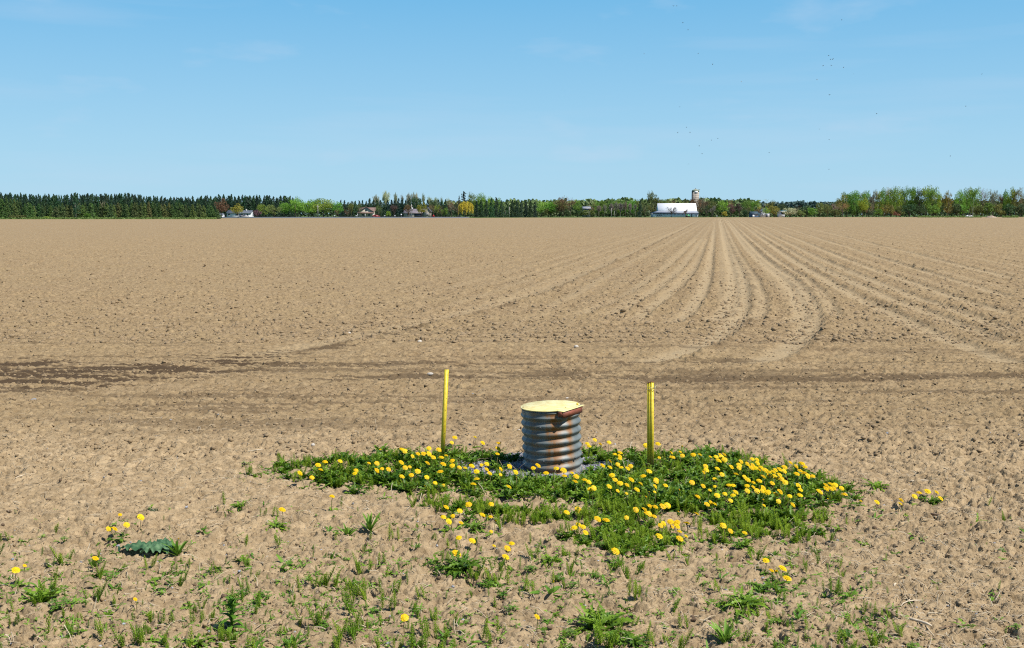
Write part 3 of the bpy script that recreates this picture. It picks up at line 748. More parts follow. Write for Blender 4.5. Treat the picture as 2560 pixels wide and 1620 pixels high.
PATCH = [(600,1185),(690,1168),(860,1152),(1000,1142),(1100,1138),(1230,1138),(1290,1148),(1295,1160),(1190,1163),(1130,1172),(1150,1198),(1290,1206),(1330,1200),(1460,1200),(1500,1178),(1480,1158),(1455,1148),(1480,1134),(1560,1150),(1700,1140),(1800,1138),(1850,1155),(2000,1178),(2060,1203),(2122,1235),(2080,1256),(2000,1266),(1990,1300),(1900,1302),(1850,1272),(1760,1272),(1640,1276),(1500,1268),(1400,1255),(1280,1248),(1180,1244),(1080,1236),(940,1230),(850,1224),(760,1208),(680,1200)]
def poly_g(P): return [ground(*p)[:2] for p in P]
def inside(P, x, y):
    c = False; n = len(P); j = n - 1
    for i in range(n):
        if (P[i][1] > y) != (P[j][1] > y) and x < (P[j][0] - P[i][0]) * (y - P[i][1]) / (P[j][1] - P[i][1]) + P[i][0]: c = not c
        j = i
    return c
PG = poly_g(PATCH)
def in_patch(x, y): return inside(PG, x, y)

fr = random.Random(21)
heads = []
for px, py, s in FL:
    g0 = ground(px, py, 0)
    gg = ground(px, py, .12)
    dense = in_patch(gg.x, gg.y) or in_patch(gg.x, gg.y + .15)
    hh = fr.uniform(.115, .165) if dense else (fr.uniform(.085, .125) if s > .7 else fr.uniform(.05, .08))
    if (px, py) == (FL[0][0], FL[0][1]): hh = .05
    p = ground(px, py, hh)
    heads.append([p, s, dense, (px, py)])
# heads close together grow from one plant
used = [False] * len(heads); plants = []
order = sorted(range(len(heads)), key=lambda i: heads[i][0].x)
for i in order:
    if used[i]: continue
    cl = [i]; used[i] = True
    for j in order:
        if not used[j] and (heads[j][0].xy - heads[i][0].xy).length < (.12 if heads[i][2] else .17) and len(cl) < 6 and heads[j][2] == heads[i][2]:
            cl.append(j); used[j] = True
    plants.append(cl)
LONE = {   # dandelions that stand apart, told apart by where they stand
 (142, 0): None}
lone_names = []
def region(px, py):
    if px < 1140 and py < 1250: return 'dandelion in bloom in the green arm of the patch around the leaning post', 'dandelions around the leaning post'
    if px < 1330 and py < 1230: return 'dandelion in bloom at the edge of the gravel just left of the pipe', 'dandelions left of the pipe'
    if px < 1500 and py < 1150: return 'dandelion in bloom behind and right of the pipe', 'dandelions behind the pipe'
    if px < 1700 and py < 1250: return 'dandelion in bloom between the pipe and the wire-tied post bundle', 'dandelions between pipe and bundle'
    if py < 1275: return 'dandelion in bloom in the dense mass right of the post bundle', 'dandelions in the dense mass'
    return 'dandelion with a few heads on thinner ground in front of the dense patch', 'dandelions in front of the patch'
LONE_LABEL = [((40, 1424), 'tall single dandelion head beside the big jagged rosette in the left corner'),
 ((239, 1394), 'dandelion with one round head left of the wrinkled dark leaf'),
 ((330, 1300), 'small dandelion clump with a head on a long bent stalk, above the wrinkled leaf'),
 ((277, 1321), 'little row of low dandelion heads on bare soil above the wrinkled leaf'),
 ((338, 1497), 'half open dandelion bud on a thin plant in the bare left foreground'),
 ((446, 1346), 'tiny closing bud among smooth upright leaves beside the wrinkled leaf'),
 ((706, 1273), 'lone dandelion on bare soil below the left arm of the patch'),
 ((830, 1240), 'ragged small dandelion just under the left arm of the patch'),
 ((1143, 1382), 'largest single dandelion, on an upright stalk over a spreading rosette'),
 ((1160, 1347), 'pair of low dandelion heads above the largest single dandelion'),
 ((1216, 1421), 'tiny bud at the side of the spreading rosette in the foreground'),
 ((1011, 1543), 'flattened dandelion head lying beside dry grass in the foreground'),
 ((1344, 1541), 'single dandelion head left of the biggest foreground rosette'),
 ((1383, 1454), 'tiny bud over a broad low-leaved plant in the foreground'),
 ((1539, 1376), 'single dandelion on a reddish upright stalk over a tiny rosette'),
 ((1915, 1400), 'dandelion with a tall stalk at the back of the foreground clump at right'),
 ((1958, 1420), 'dandelion with several heads on the right foreground clump'),
 ((2193, 1254), 'dandelion head on the bare ground right of the dense mass'),
 ((2253, 1250), 'pair of stacked dandelion heads next to the small clump at far right'),
 ((2300, 1235), 'small round dandelion clump with five heads at far right of the patch')]
used_l = set()
for cl in plants:
    cx = sum(heads[i][0].x for i in cl) / len(cl); cy = sum(heads[i][0].y for i in cl) / len(cl)
    dense = heads[cl[0]][2]
    cpx = sum(heads[i][3][0] for i in cl) / len(cl); cpy = sum(heads[i][3][1] for i in cl) / len(cl)
    sc = fr.uniform(.85, 1.15)
    cy += .01 if dense else 0
    root = empty('dandelion', (cx, cy, Hz(cx, cy) * .6), fr.uniform(0, 6.28))
    lab, grp = region(cpx, cpy)
    best = None
    if not dense or cpy > 1290 or cpx < 860 or cpx > 2150:
        for k, ((lx, ly), t) in enumerate(LONE_LABEL):
            d = min(math.hypot(heads[i][3][0] - lx, heads[i][3][1] - ly) for i in cl)
            if k not in used_l and d < 22 and (best is None or d < best[0]): best = (d, k, t)
    if best: used_l.add(best[1]); tag(root, best[2], 'dandelion', 'dandelions on their own')
    else: tag(root, lab, 'dandelion', grp)
    small = max(heads[i][1] for i in cl) < .7
    me = fr.choice(ROS) if dense else (fr.choice(SEED) if small else fr.choice(ROSF))
    lo = link(bpy.data.objects.new('leaf_rosette', me), root)
    k_ = sc * (1.0 if dense else .75 if len(cl) < 3 else .95); lo.scale = (k_, k_, k_)
    inv = Matrix.Rotation(-root.rotation_euler.z, 4, 'Z')
    for i in cl:
        p, s, dn, _ = heads[i]
        lp = inv @ (p - root.location)
        foot = Vector((lp.x * .25 + fr.uniform(-.008, .008), lp.y * .25 + fr.uniform(-.008, .008), -.004))
        b = MB(); mid = foot.lerp(lp, .55) + Vector((fr.uniform(-.008, .008), fr.uniform(-.008, .008), .006))
        b.tube([foot[:], foot.lerp(mid, .5)[:], mid[:], (lp - Vector((0, 0, .014 * s)))[:]], [.0028, .0024, .0021, .0019], 5)
        st = b.build('flower_stem', M_STEM, root, True)
        fm = fr.choice(BUD) if s <= .5 or (s < 1 and fr.random() < .12) else fr.choice(FLW)
        h_ = link(bpy.data.objects.new('flower_head', fm), st)
        q = (s if s <= 1 else 1 + (s - 1) * .5) * fr.uniform(.78, 1.02)
        # heads face up and a little to the sun
        tilt = Vector((math.sin(R(SUN_AZ)) * .45 + fr.gauss(0, .28), -.45 + fr.gauss(0, .28), 1)).normalized()
        h_.location = lp; h_.scale = (q * 1.14, q * 1.14, q * .62)
        h_.rotation_euler = ((inv.to_3x3() @ tilt)).to_track_quat('Z', 'Y').to_euler()
        c_ = link(bpy.data.objects.new('bract_cup', BRACT), st); c_.location = lp; c_.scale = (q, q, q); c_.rotation_euler = h_.rotation_euler

# ---- ground cover of the patch: too dense to count
def copies(me_arrays, places):
    """many small shapes as one mesh: places = (which, x, y, z, rz, scale, tilt)"""
    Vs = []; Fs = {}; n = 0
    for w, x, y, z, rz, s, tl in places:
        V, F = me_arrays[w]
        c, si = math.cos(rz), math.sin(rz)
        X = V[:, 0] * c - V[:, 1] * si; Y = V[:, 0] * si + V[:, 1] * c
        Vs.append(np.stack([X * s + x + V[:, 2] * s * tl[0], Y * s + y + V[:, 2] * s * tl[1], V[:, 2] * s + z], 1))
        for f in F: Fs.setdefault(f.shape[1], []).append(f + n)
        n += len(V)
    return np.concatenate(Vs), [np.concatenate(f) for f in Fs.values()]
def arr(me):
    V = np.empty(len(me.vertices) * 3); me.vertices.foreach_get('co', V); V = V.reshape(-1, 3)
    d = {}
    for p in me.polygons: d.setdefault(len(p.vertices), []).append(tuple(p.vertices))
    return V, [np.array(v) for v in d.values()]
def hts(P):
    P = np.array(P); return terrain(P[:, 0], P[:, 1])[0]
pr = random.Random(3)
xs = [p[0] for p in PG]; ysg = [p[1] for p in PG]
def sample_patch(n, soft=.0, P=PG):
    out = []
    x0, x1, y0, y1 = min(p[0] for p in P) - soft, max(p[0] for p in P) + soft, min(p[1] for p in P) - soft, max(p[1] for p in P) + soft
    while len(out) < n:
        x, y = pr.uniform(x0, x1), pr.uniform(y0, y1)
        if inside(P, x + pr.gauss(0, soft), y + pr.gauss(0, soft)) and ((x - .24) / .60) ** 2 + ((y - 9.06) / .27) ** 2 > 1 + pr.gauss(0, .12): out.append((x, y))
    return out
def clump(q): return float(vn(np.array([q[0] * 2.6]), np.array([q[1] * 4.2]), 5)[0]) + pr.gauss(0, .08) > .56
rosA = [arr(m) for m in ROS]
pl = sample_patch(520, .06); hz = hts(pl)
dn = [float(v) for v in vn(np.array([p[0] for p in pl]) * 3, np.array([p[1] for p in pl]) * 3, 77)]
V, F = copies(rosA, [(pr.randrange(4), x, y, h * .6, pr.uniform(0, 6.28), pr.uniform(.45, .85) + .35 * d, (pr.gauss(0, .1), pr.gauss(0, .1))) for (x, y), h, d in zip(pl, hz, dn)])
o = link(bpy.data.objects.new('leafy_ground_cover', np_mesh('leafy_ground_cover', V, F, M_MATLEAF)))
tag(o, 'dense dark green mat of jagged dandelion leaves around the pipe and posts', 'ground cover', kind='stuff')

# small low leaves that close the mat's edges
pl = sample_patch(1200, .12); hz = hts(pl)
seedA = [arr(m) for m in SEED]
V, F = copies(seedA, [(pr.randrange(5), x, y, h * .8, pr.uniform(0, 6.28), pr.uniform(.7, 1.3), (pr.gauss(0, .1), pr.gauss(0, .1))) for (x, y), h in zip(pl, hz)])
o = link(bpy.data.objects.new('low_leaf_cover', np_mesh('low_leaf_cover', V, F, M_DLEAF)))
tag(o, 'low leaf cover filling in between the dandelion plants of the patch', 'ground cover', kind='stuff')

# ---- horsetail
def horsetail(rnd, n, h):
    b = MB()
    for k in range(n):
        H_ = h * rnd.uniform(.55, 1.1); x, y = (rnd.gauss(0, .012) if n > 1 else 0), (rnd.gauss(0, .012) if n > 1 else 0); lx, ly = rnd.gauss(0, .22), rnd.gauss(0, .22)
        top = (x + lx * H_, y + ly * H_, H_)
        b.tube([(x, y, -.01), ((x + top[0]) / 2 + .002, (y + top[1]) / 2, H_ / 2), top], [.0016, .0013, .0005], 3, False)
        m = int(H_ / .0085)
        for i in range(m):
            t = (i + .8) / m; c = Vector((x + lx * H_ * t, y + ly * H_ * t, H_ * t))
            r = .017 * (1 - t ** 2.2 * .85) * (.5 + min(1, t * 2.4) * .5) * (h / .09) ** .5
            for j in range(7):
                a = j * 2 * math.pi / 7 + i * .5; d = Vector((math.cos(a), math.sin(a), 0)); q = Vector((-d.y, d.x, 0)) * .0016
                e = c + d * r + Vector((0, 0, r * 1.15)); mdl = c + d * r * .6 + Vector((0, 0, r * .35))
                b.add([(c + q)[:], (c - q)[:], (mdl - q * .9)[:], (mdl + q * .9)[:], (e)[:]], [(0, 1, 2, 3), (3, 2, 4)])
    return b.mesh('horsetail', M_HORSE)
HT = [horsetail(rnd, n, h) for n, h in ((1, .075), (1, .10), (2, .08), (3, .085), (4, .10), (2, .06), (5, .09))]
htA = [arr(m) for m in HT]
P2 = poly_g([(1040, 1248), (1400, 1250), (1700, 1268), (2060, 1262), (2120, 1262), (2080, 1300), (1990, 1350), (1850, 1392), (1700, 1405), (1560, 1400), (1420, 1350), (1200, 1310), (1060, 1290)])
pl = sample_patch(380, .06) + [q for q in sample_patch(620, .10, P2) if clump(q)]; hz = hts(pl)
V, F = copies(htA, [(pr.randrange(7), x, y, h * .8, pr.uniform(0, 6.28), pr.uniform(.8, 1.35), (0, 0)) for (x, y), h in zip(pl, hz)])
o = link(bpy.data.objects.new('horsetail_undergrowth', np_mesh('horsetail_undergrowth', V, F, M_HORSE)))
tag(o, 'yellow-green feathery horsetail growing all through the dandelion patch', 'undergrowth', kind='stuff')
pl = [q for q in sample_patch(560, .10, P2) if clump(q)]; hz = hts(pl)
V, F = copies(rosA, [(pr.randrange(4), x, y, h * .8, pr.uniform(0, 6.28), pr.uniform(.35, .75), (0, 0)) for (x, y), h in zip(pl, hz) if float(vn(np.array([x * 2.3]), np.array([y * 3]), 5)[0]) > .45])
o = link(bpy.data.objects.new('thin_leaf_cover', np_mesh('thin_leaf_cover', V, F, M_MATLEAF)))
tag(o, 'thinner broken leaf cover on the soil in front of the patch', 'ground cover', kind='stuff')

# ---- scattered weeds on the bare foreground
def place(me, name, px, py, s, lab, cat, grp=None, rz=None, z=None, part=None):
    p = ground(px, py); o = bpy.data.objects.new(name, me)
    o.location = (p.x, p.y, Hz(p.x, p.y) - .002); o.scale = (s, s, s); o.rotation_euler = (0, 0, pr.uniform(0, 6.28) if rz is None else rz)
    link(o); tag(o, lab, cat, grp); return o
def clover(rnd, n, r, mat=M_LANCE):
    b = MB()
    for k in range(n):
        a = rnd.uniform(0, 6.28); d = r * math.sqrt(rnd.random()); x, y = d * math.cos(a), d * math.sin(a); z = rnd.uniform(.012, .045) * (1 - .4 * d / r)
        b.tube([(x * .3, y * .3, -.005), (x * .8, y * .8, z * .7), (x, y, z)], .0009, 3, False)
        for j in range(3):
            t = a + j * 2.09; l = rnd.uniform(.007, .012); tx, ty = rnd.uniform(-.3, .3), rnd.uniform(-.3, .3)
            V = [(x, y, z)] + [(x + l * (math.cos(t) * 1.0 + math.cos(t + q) * .55), y + l * (math.sin(t) * 1.0 + math.sin(t + q) * .55), z + tx * l * math.cos(t) + ty * l * math.sin(t)) for q in (-1.6, -.7, 0, .7, 1.6)]
            b.add(V, [(0, 1, 2, 3), (0, 3, 4, 5)])
    return b.mesh('clover_weed', mat)
CLV = [clover(rnd, n, r) for n, r in ((14, .03), (26, .05), (9, .02))]
# foreground density by hand-set thinning: more at the bottom and the middle, little at the right
def dens(px, py):
    v = .10 + .90 * min(1, max(0, (py - 1250) / 230))
    if px > 2000: v *= max(.12, 1 - (px - 2000) / 420)
    if py < 1340 and px < 560: v *= .25
    return v
cells = []
cnt = dict(h=0, d=0, l=0, c=0)
tries = 0
while sum(cnt.values()) < 640 and tries < 40000:
    tries += 1
    px, py = pr.uniform(-40, 2600), pr.uniform(1225, 1700)
    p = ground(px, py)
    if in_patch(p.x, p.y) or pr.random() > dens(px, py) * (.35 + 1.3 * float(vn(np.array([p.x * 2.2]), np.array([p.y * 2.2]), 99)[0]) ** 2 * 1.8): continue
    u_ = pr.random()
    if u_ < .55 and cnt['h'] < 296:
        cnt['h'] += 1
        o = place(pr.choice(HT[:6]), 'horsetail', px, py, pr.uniform(.7, 1.4), 'small yellow-green horsetail shoot standing on the bare foreground soil', 'horsetail', 'horsetail shoots on bare soil')
    elif u_ < .80:
        cnt['d'] += 1
        place(pr.choice(SEED), 'dandelion_seedling', px, py, pr.uniform(.7, 1.5), 'young flowerless rosette with a few toothed leaves on bare soil', 'weed', 'toothed seedlings on bare soil')
    elif u_ < .92:
        cnt['l'] += 1
        place(pr.choice(LAN), 'smooth_leaved_weed', px, py, pr.uniform(.4, .95), 'small weed with a few smooth pointed leaves on bare soil', 'weed', 'smooth-leaved weeds on bare soil')
    else:
        cnt['c'] += 1
        place(pr.choice(CLV), 'clover_weed', px, py, pr.uniform(.6, 1.1), 'tiny low clover-like weed on bare soil', 'weed', 'clover-like weeds on bare soil')
# dense short fuzz of seedlings nobody could count
pl = []
while len(pl) < 2600:
    px, py = pr.uniform(-60, 2620), pr.uniform(1235, 1720); p = ground(px, py)
    if pr.random() < dens(px, py) * (.3 + float(vn(np.array([p.x * 2.2]), np.array([p.y * 2.2]), 99)[0]) ** 2 * 1.6): pl.append((p.x, p.y))
hz = hts(pl)
V, F = copies(seedA + htA[:2], [(pr.randrange(7), x, y, h, pr.uniform(0, 6.28), pr.uniform(.25, .75), (0, 0)) for (x, y), h in zip(pl, hz)])
o = link(bpy.data.objects.new('seedling_cover', np_mesh('seedling_cover', V, F, M_LANCE)))
tag(o, 'sparse fuzz of tiny green seedlings over the foreground soil', 'ground cover', kind='stuff')
# the larger rosettes one can point to
big = rosette(random.Random(61), 78, .165, .026, (.2, 1.4), n=13)
big2 = rosette(random.Random(62), 110, .15, .024, (.05, 1.1), n=13, spread=.05)
big3 = rosette(random.Random(63), 52, .125, .022, (.1, 1.1), n=11, spread=.03)
for me, px, py, s, lab in ((big, 108, 1508, 1.0, 'big upright dark rosette with long toothed leaves in the left corner'),
    (big2, 1492, 1578, 1.05, 'biggest spreading rosette of toothed leaves, at the bottom centre'),
    (big2, 1852, 1530, .85, 'wide flat toothed rosette at the lower right, without flowers'),
    (big3, 1915, 1478, 1.0, 'leafy rosette under the several-headed dandelion at lower right'),
    (big2, 1145, 1445, .85, 'spreading toothed rosette under the largest single dandelion'),
    (big3, 1185, 1335, .8, 'upright dark tuft of toothed leaves below the front edge of the patch'),
    (big3, 690, 1328, .75, 'toothed rosette in the bare ground left of centre'),
    (big3, 1380, 1418, .75, 'loose toothed rosette below the middle of the patch'),
    (big3, 600, 1278, .65, 'low thin-leaved rosette under the left tip of the patch'),
    (big3, 60, 1430, .55, 'little rosette under the tall head in the left corner'),
    (big3, 1540, 1425, .55, 'tiny rosette round the reddish upright stalk'),
    (big3, 1580, 1620, .9, 'dark rosette cut by the bottom edge right of centre'),
    (big3, 500, 1612, .8, 'dark rosette cut by the bottom edge at the left'),
    (big3, 300, 1315, .5, 'leaves of the small clump above the wrinkled leaf'),
    (big3, 2330, 1262, .85, 'round leafy clump under the five heads at far right'),
    (big3, 1690, 1360, .8, 'toothed rosette on thin ground in front of the dense mass'),
    (big3, 2190, 1226, .9, 'low green rosette just right of the dense mass tip')):
    place(me, 'toothed_rosette', px, py, s, lab, 'weed', 'large toothed rosettes')
lance1 = rosette(random.Random(71), 22, .14, .020, (.55, 1.4), jag=False, n=7, mat=M_LANCE, curl=(.1, .7))
lance2 = rosette(random.Random(72), 6, .13, .034, (.2, .8), jag=False, n=7, mat=M_LANCE, curl=(.2, .8))
for me, px, py, s, lab in ((lance1, 446, 1392, .95, 'tuft of smooth upright leaves at the end of the wrinkled leaf'),
    (lance1, 925, 1338, .95, 'tall tuft of pointed smooth leaves left of centre'),
    (lance2, 1375, 1498, .9, 'plant with three broad low leaves left of the biggest rosette'),
    (lance2, 555, 1422, .55, 'little plant with two wide bright leaves like wings'),
    (lance2, 940, 1560, .6, 'plant with one upright and two lying leaves near the bottom'),
    (lance1, 730, 1622, .75, 'smooth-leaved tuft cut by the bottom edge left of centre'),
    (lance1, 1810, 1622, .8, 'broad upright leaves cut by the bottom edge at the right'),
    (lance1, 825, 1400, .6, 'bright smooth-leaved weed with a yellowing leaf'),
    (lance2, 712, 1418, .8, 'flat star of pale green pointed leaves'),
    (lance1, 870, 1345, .7, 'loose bunch of smooth leaves left of the tall pointed tuft')):
    place(me, 'smooth_leaved_plant', px, py, s, lab, 'weed', 'larger smooth-leaved plants')
for me, px, py, s, lab in ((CLV[1], 890, 1472, 1.0, 'bright green clump of small round leaves in the foreground'),
    (CLV[1], 1222, 1478, 1.15, 'bright clover-like clump below the spreading rosette'),
    (CLV[1], 245, 1412, 1.1, 'low round-leaved clump left of the wrinkled leaf'), (CLV[1], 150, 1530, 1.2, 'clover-like leaves right under the big left corner rosette')):
    place(me, 'clover_clump', px, py, s, lab, 'weed', 'larger clover-like clumps')
# bushy sprout
b = MB(); r5 = random.Random(8)
for st in range(3):
    lx = r5.gauss(0, .15)
    for k in range(24):
        t = k / 24; z = .01 + t * .14; az = k * 2.4
        V, F = leaf_strip(.095 * (1 - t * .6), .014, 6, False, az, .35 + t * .75, 1.3, lx * z + st * .008 - .008, r5.gauss(0, .004), z)
        b.add(V, F)
    b.tube([(st * .008 - .008, 0, -.01), (lx * .14, 0, .15)], .003, 5)
o = b.build('bushy_sprout', M_LANCE); p = ground(580, 1582); o.location = (p.x, p.y, Hz(p.x, p.y)); o.scale = (1.05,) * 3
tag(o, 'bushy upright sprout of narrow leaves in the lower left foreground', 'weed')
# olive cushion
b = MB()
for k in range(160):
    a = r5.uniform(0, 6.28); d = .055 * math.sqrt(r5.random())
    V, F = leaf_strip(.03, .005, 3, False, r5.uniform(0, 6.28), r5.uniform(.5, 1.4), .5, d * math.cos(a), d * math.sin(a), .0)
    b.add(V, F)
o = b.build('moss_cushion', leafy('olive_leaf', (.07, .1, .04), hue=((.04, .07, .03), (.12, .15, .06)))); p = ground(378, 1290); o.location = (p.x, p.y, Hz(p.x, p.y)); o.scale = (.9,) * 3
tag(o, 'dull olive cushion of fine leaves beside the bent dandelion stalk', 'weed')
# wrinkled burdock-like leaves
def wrinkled(L_, W, seed):
    n, m = 34, 18; V = []
    for i in range(n + 1):
        t = i / n; w = W * (math.sin(math.pi * min(1, t * .85 + .13)) ** .6) * (1 + .16 * math.sin(t * 21 + seed))
        for j in range(m + 1):
            s = j / m * 2 - 1
            x = t * L_; y = s * w * .5
            z = .018 + .030 * math.sin(math.pi * t) * (1 - .6 * s * s) + .013 * math.sin(x * 95 + s * 2.5 + seed) * math.cos(y * 105 + seed) + .014 * abs(s) ** 3 * math.sin(t * 30 + seed)
            V.append((x, y, z))
    i = np.arange(len(V)).reshape(n + 1, m + 1)
    return V, np.stack([i[:-1, :-1], i[1:, :-1], i[1:, 1:], i[:-1, 1:]], -1).reshape(-1, 4)
root = empty('wrinkled_leaf_plant', ground(432, 1388)[:])
tag(root, 'plant with large wrinkled blue-green leaves lying on the soil at the left', 'plant')
for L_, W, az, z in ((.34, .13, 176, .022), (.19, .14, 200, .026), (.17, .12, 150, .03)):
    b = MB(); V, F = wrinkled(L_, W, az); b.addnp(V, F)
    o = b.build('broad_leaf', M_BURDOCK, root, True); o.rotation_euler = (0, 0, R(az)); o.location = (0, 0, z)

# ---- straw, crumbs, gravel
def scatter_px(n, x0, x1, y0, y1, f):
    out = []
    while len(out) < n:
        px, py = pr.uniform(x0, x1), pr.uniform(y0, y1)
        if pr.random() < f(px, py):
            p = ground(px, py); out.append((p.x, p.y))
    return out
def straws(n, x0, x1, y0, y1, f, ln, wd):
    pl = scatter_px(n, x0, x1, y0, y1, f); hz = hts(pl); V = []; F = []
    for (x, y), h in zip(pl, hz):
        a = pr.uniform(0, math.pi); l = pr.uniform(*ln) * (.5 + pr.random()); w = pr.uniform(*wd); t = pr.gauss(0, .16)
        if pr.random() < .05: t = pr.uniform(.5, 1.1)
        d = Vector((math.cos(a) * math.cos(t), math.sin(a) * math.cos(t), math.sin(t))); q = Vector((-math.sin(a), math.cos(a), 0)) * w; k = len(V)
        c0 = Vector((x, y, h + w + .004 + (abs(math.sin(t)) * l * .4))); bend = Vector((0, 0, pr.uniform(0, .15) * l)) + q * pr.uniform(-4, 4)
        up = Vector((0, 0, w * .8))
        for c in (c0 - d * l / 2, c0 + bend, c0 + d * l / 2): V += [(c + q)[:], (c - q * .6 + up)[:], (c - q)[:]]
        for s_ in (0, 3):
            for j in range(3): F.append((k + s_ + j, k + s_ + (j + 1) % 3, k + s_ + 3 + (j + 1) % 3, k + s_ + 3 + j))
    return V, np.array(F)
def fs1(px, py):
    v = .35
    if px > 1900 and py < 1420: v = 1
    if px > 2150: v = .9
    if 1180 < py < 1330 and px > 500: v = max(v, .6)
    return v
V, F = straws(4200, -80, 2640, 1180, 1700, fs1, (.02, .085), (.0011, .0026))
o = link(bpy.data.objects.new('straw_litter', np_mesh('straw_litter', V, F, M_STRAW))); tag(o, 'bits of dry straw strewn over the foreground soil', 'straw', kind='stuff')
V, F = straws(1700, -80, 2640, 960, 1210, lambda a, b_: .2 + .8 * (b_ - 960) / 250, (.03, .10), (.0016, .0032))
o = link(bpy.data.objects.new('field_straw_litter', np_mesh('field_straw_litter', V, F, M_STRAW))); tag(o, 'chopped straw on the near edge of the ploughed field', 'straw', kind='stuff')
V, F = straws(160, 1120, 1330, 1150, 1190, lambda a, b_: 1, (.06, .2), (.0012, .002))
V2, F2 = straws(240, 1250, 1800, 1150, 1260, lambda a, b_: 1, (.06, .16), (.0012, .002))
o = link(bpy.data.objects.new('dry_grass_litter', np_mesh('dry_grass_litter', np.concatenate([V, V2]), np.concatenate([F, F2 + len(V)]), M_STRAW))); tag(o, 'dry grass stalks around the gravel and the pipe', 'straw', kind='stuff')

def lump_shapes(n, seed):
    out = []; r_ = random.Random(seed)
    ph = (1 + 5 ** .5) / 2
    base = [Vector(v).normalized() for v in [(-1, ph, 0), (1, ph, 0), (-1, -ph, 0), (1, -ph, 0), (0, -1, ph), (0, 1, ph), (0, -1, -ph), (0, 1, -ph), (ph, 0, -1), (ph, 0, 1), (-ph, 0, -1), (-ph, 0, 1)]]
    T = np.array([(0,11,5),(0,5,1),(0,1,7),(0,7,10),(0,10,11),(1,5,9),(5,11,4),(11,10,2),(10,7,6),(7,1,8),(3,9,4),(3,4,2),(3,2,6),(3,6,8),(3,8,9),(4,9,5),(2,4,11),(6,2,10),(8,6,7),(9,8,1)])
    for _ in range(n):
        sx, sy, sz = r_.uniform(.7, 1.25), r_.uniform(.7, 1.25), r_.uniform(.5, .9)
        out.append((np.array([(v.x * sx * (k := r_.uniform(.72, 1.2)), v.y * sy * k, v.z * sz * k) for v in base]), [T]))
    return out
LS = lump_shapes(8, 2)
def lumps(name, n, region_, f, size, mat, lab, cat, sink=.3, power=3):
    pl = scatter_px(n, *region_, f); hz = hts(pl)
    pls = [(pr.randrange(8), x, y, h + (1 - sink) * 0, pr.uniform(0, 6.28), size[0] + (size[1] - size[0]) * pr.random() ** power, (pr.gauss(0, .2), pr.gauss(0, .2))) for (x, y), h in zip(pl, hz)]
    V, F = copies(LS, pls)
    o = link(bpy.data.objects.new(name, np_mesh(name, V, F, mat))); tag(o, lab, cat, kind='stuff'); return o
M_CLOD = plain('soil_clod', (.34, .245, .135), rough=.95, scale=30, var=.2, bump=.6, col2=(.24, .165, .09))
M_CLODF = plain('field_clod', (.29, .205, .112), rough=.95, scale=30, var=.2, bump=.6, col2=(.20, .14, .075))
M_CLODD = plain('damp_soil_clod', (.14, .09, .05), rough=.95, scale=30, var=.2, bump=.6)
lumps('soil_clods', 14000, (-80, 2640, 1130, 1700), lambda a, b_: 1 if a > 1900 or a < 420 else .5, (.003, .016), M_CLOD, 'loose crumbs and clods of dry soil in the foreground', 'soil', power=4)
lumps('field_clods', 16000, (-80, 2640, 800, 1150), lambda a, b_: 1, (.006, .030), M_CLODF, 'loose clods of tilled soil on the near field', 'soil', power=4)
lumps('far_field_clods', 16000, (-80, 2640, 600, 860), lambda a, b_: min(1, .25 + (b_ - 600) / 260 + (.3 if a > 1500 else 0)), (.015, .065), M_CLODF, 'clods of tilled soil out on the field', 'soil', power=3)
lumps('dark_clods', 1500, (-80, 2640, 760, 1700), lambda a, b_: 1, (.005, .02), M_CLODD, 'scattered darker damp crumbs of soil', 'soil', power=3)
M_PEB = plain('pebble', (.36, .37, .40), rough=.8, scale=20, var=.25)
lumps('pebbles', 420, (-80, 2640, 1040, 1700), lambda a, b_: 1, (.004, .013), M_PEB, 'small bluish grey pebbles on the soil', 'pebbles')
def gravel_material():
    m, N, L, b = new_mat('crushed_stone'); b.inputs['Roughness'].default_value = .85
    tc = N.new('ShaderNodeTexCoord'); v = N.new('ShaderNodeTexVoronoi'); v.inputs['Scale'].default_value = 55
    L.new(tc.outputs['Object'], v.inputs['Vector']); cr = N.new('ShaderNodeValToRGB')
    cr.color_ramp.elements[0].color = (.06, .062, .075, 1); cr.color_ramp.elements[1].color = (.36, .365, .41, 1)
    L.new(v.outputs['Color'], cr.inputs[0]); L.new(cr.outputs[0], b.inputs['Base Color']); return m
pl = []
while len(pl) < 8000:
    a = pr.uniform(0, 6.28); d = math.sqrt(pr.random()); x, y = .28 + d * math.cos(a) * .72, 9.12 + d * math.sin(a) * .46
    if math.hypot(x - PIPE_XY[0], y - PIPE_XY[1]) > .235: pl.append((x, y))
hz = hts(pl)
V, F = copies(LS, [(pr.randrange(8), x, y, h + pr.uniform(-.003, .012), pr.uniform(0, 6.28), pr.uniform(.007, .016), (0, 0)) for (x, y), h in zip(pl, hz)])
o = link(bpy.data.objects.new('gravel', np_mesh('gravel', V, F, gravel_material()))); tag(o, 'grey crushed stone heaped around the foot of the pipe', 'gravel', kind='stuff')

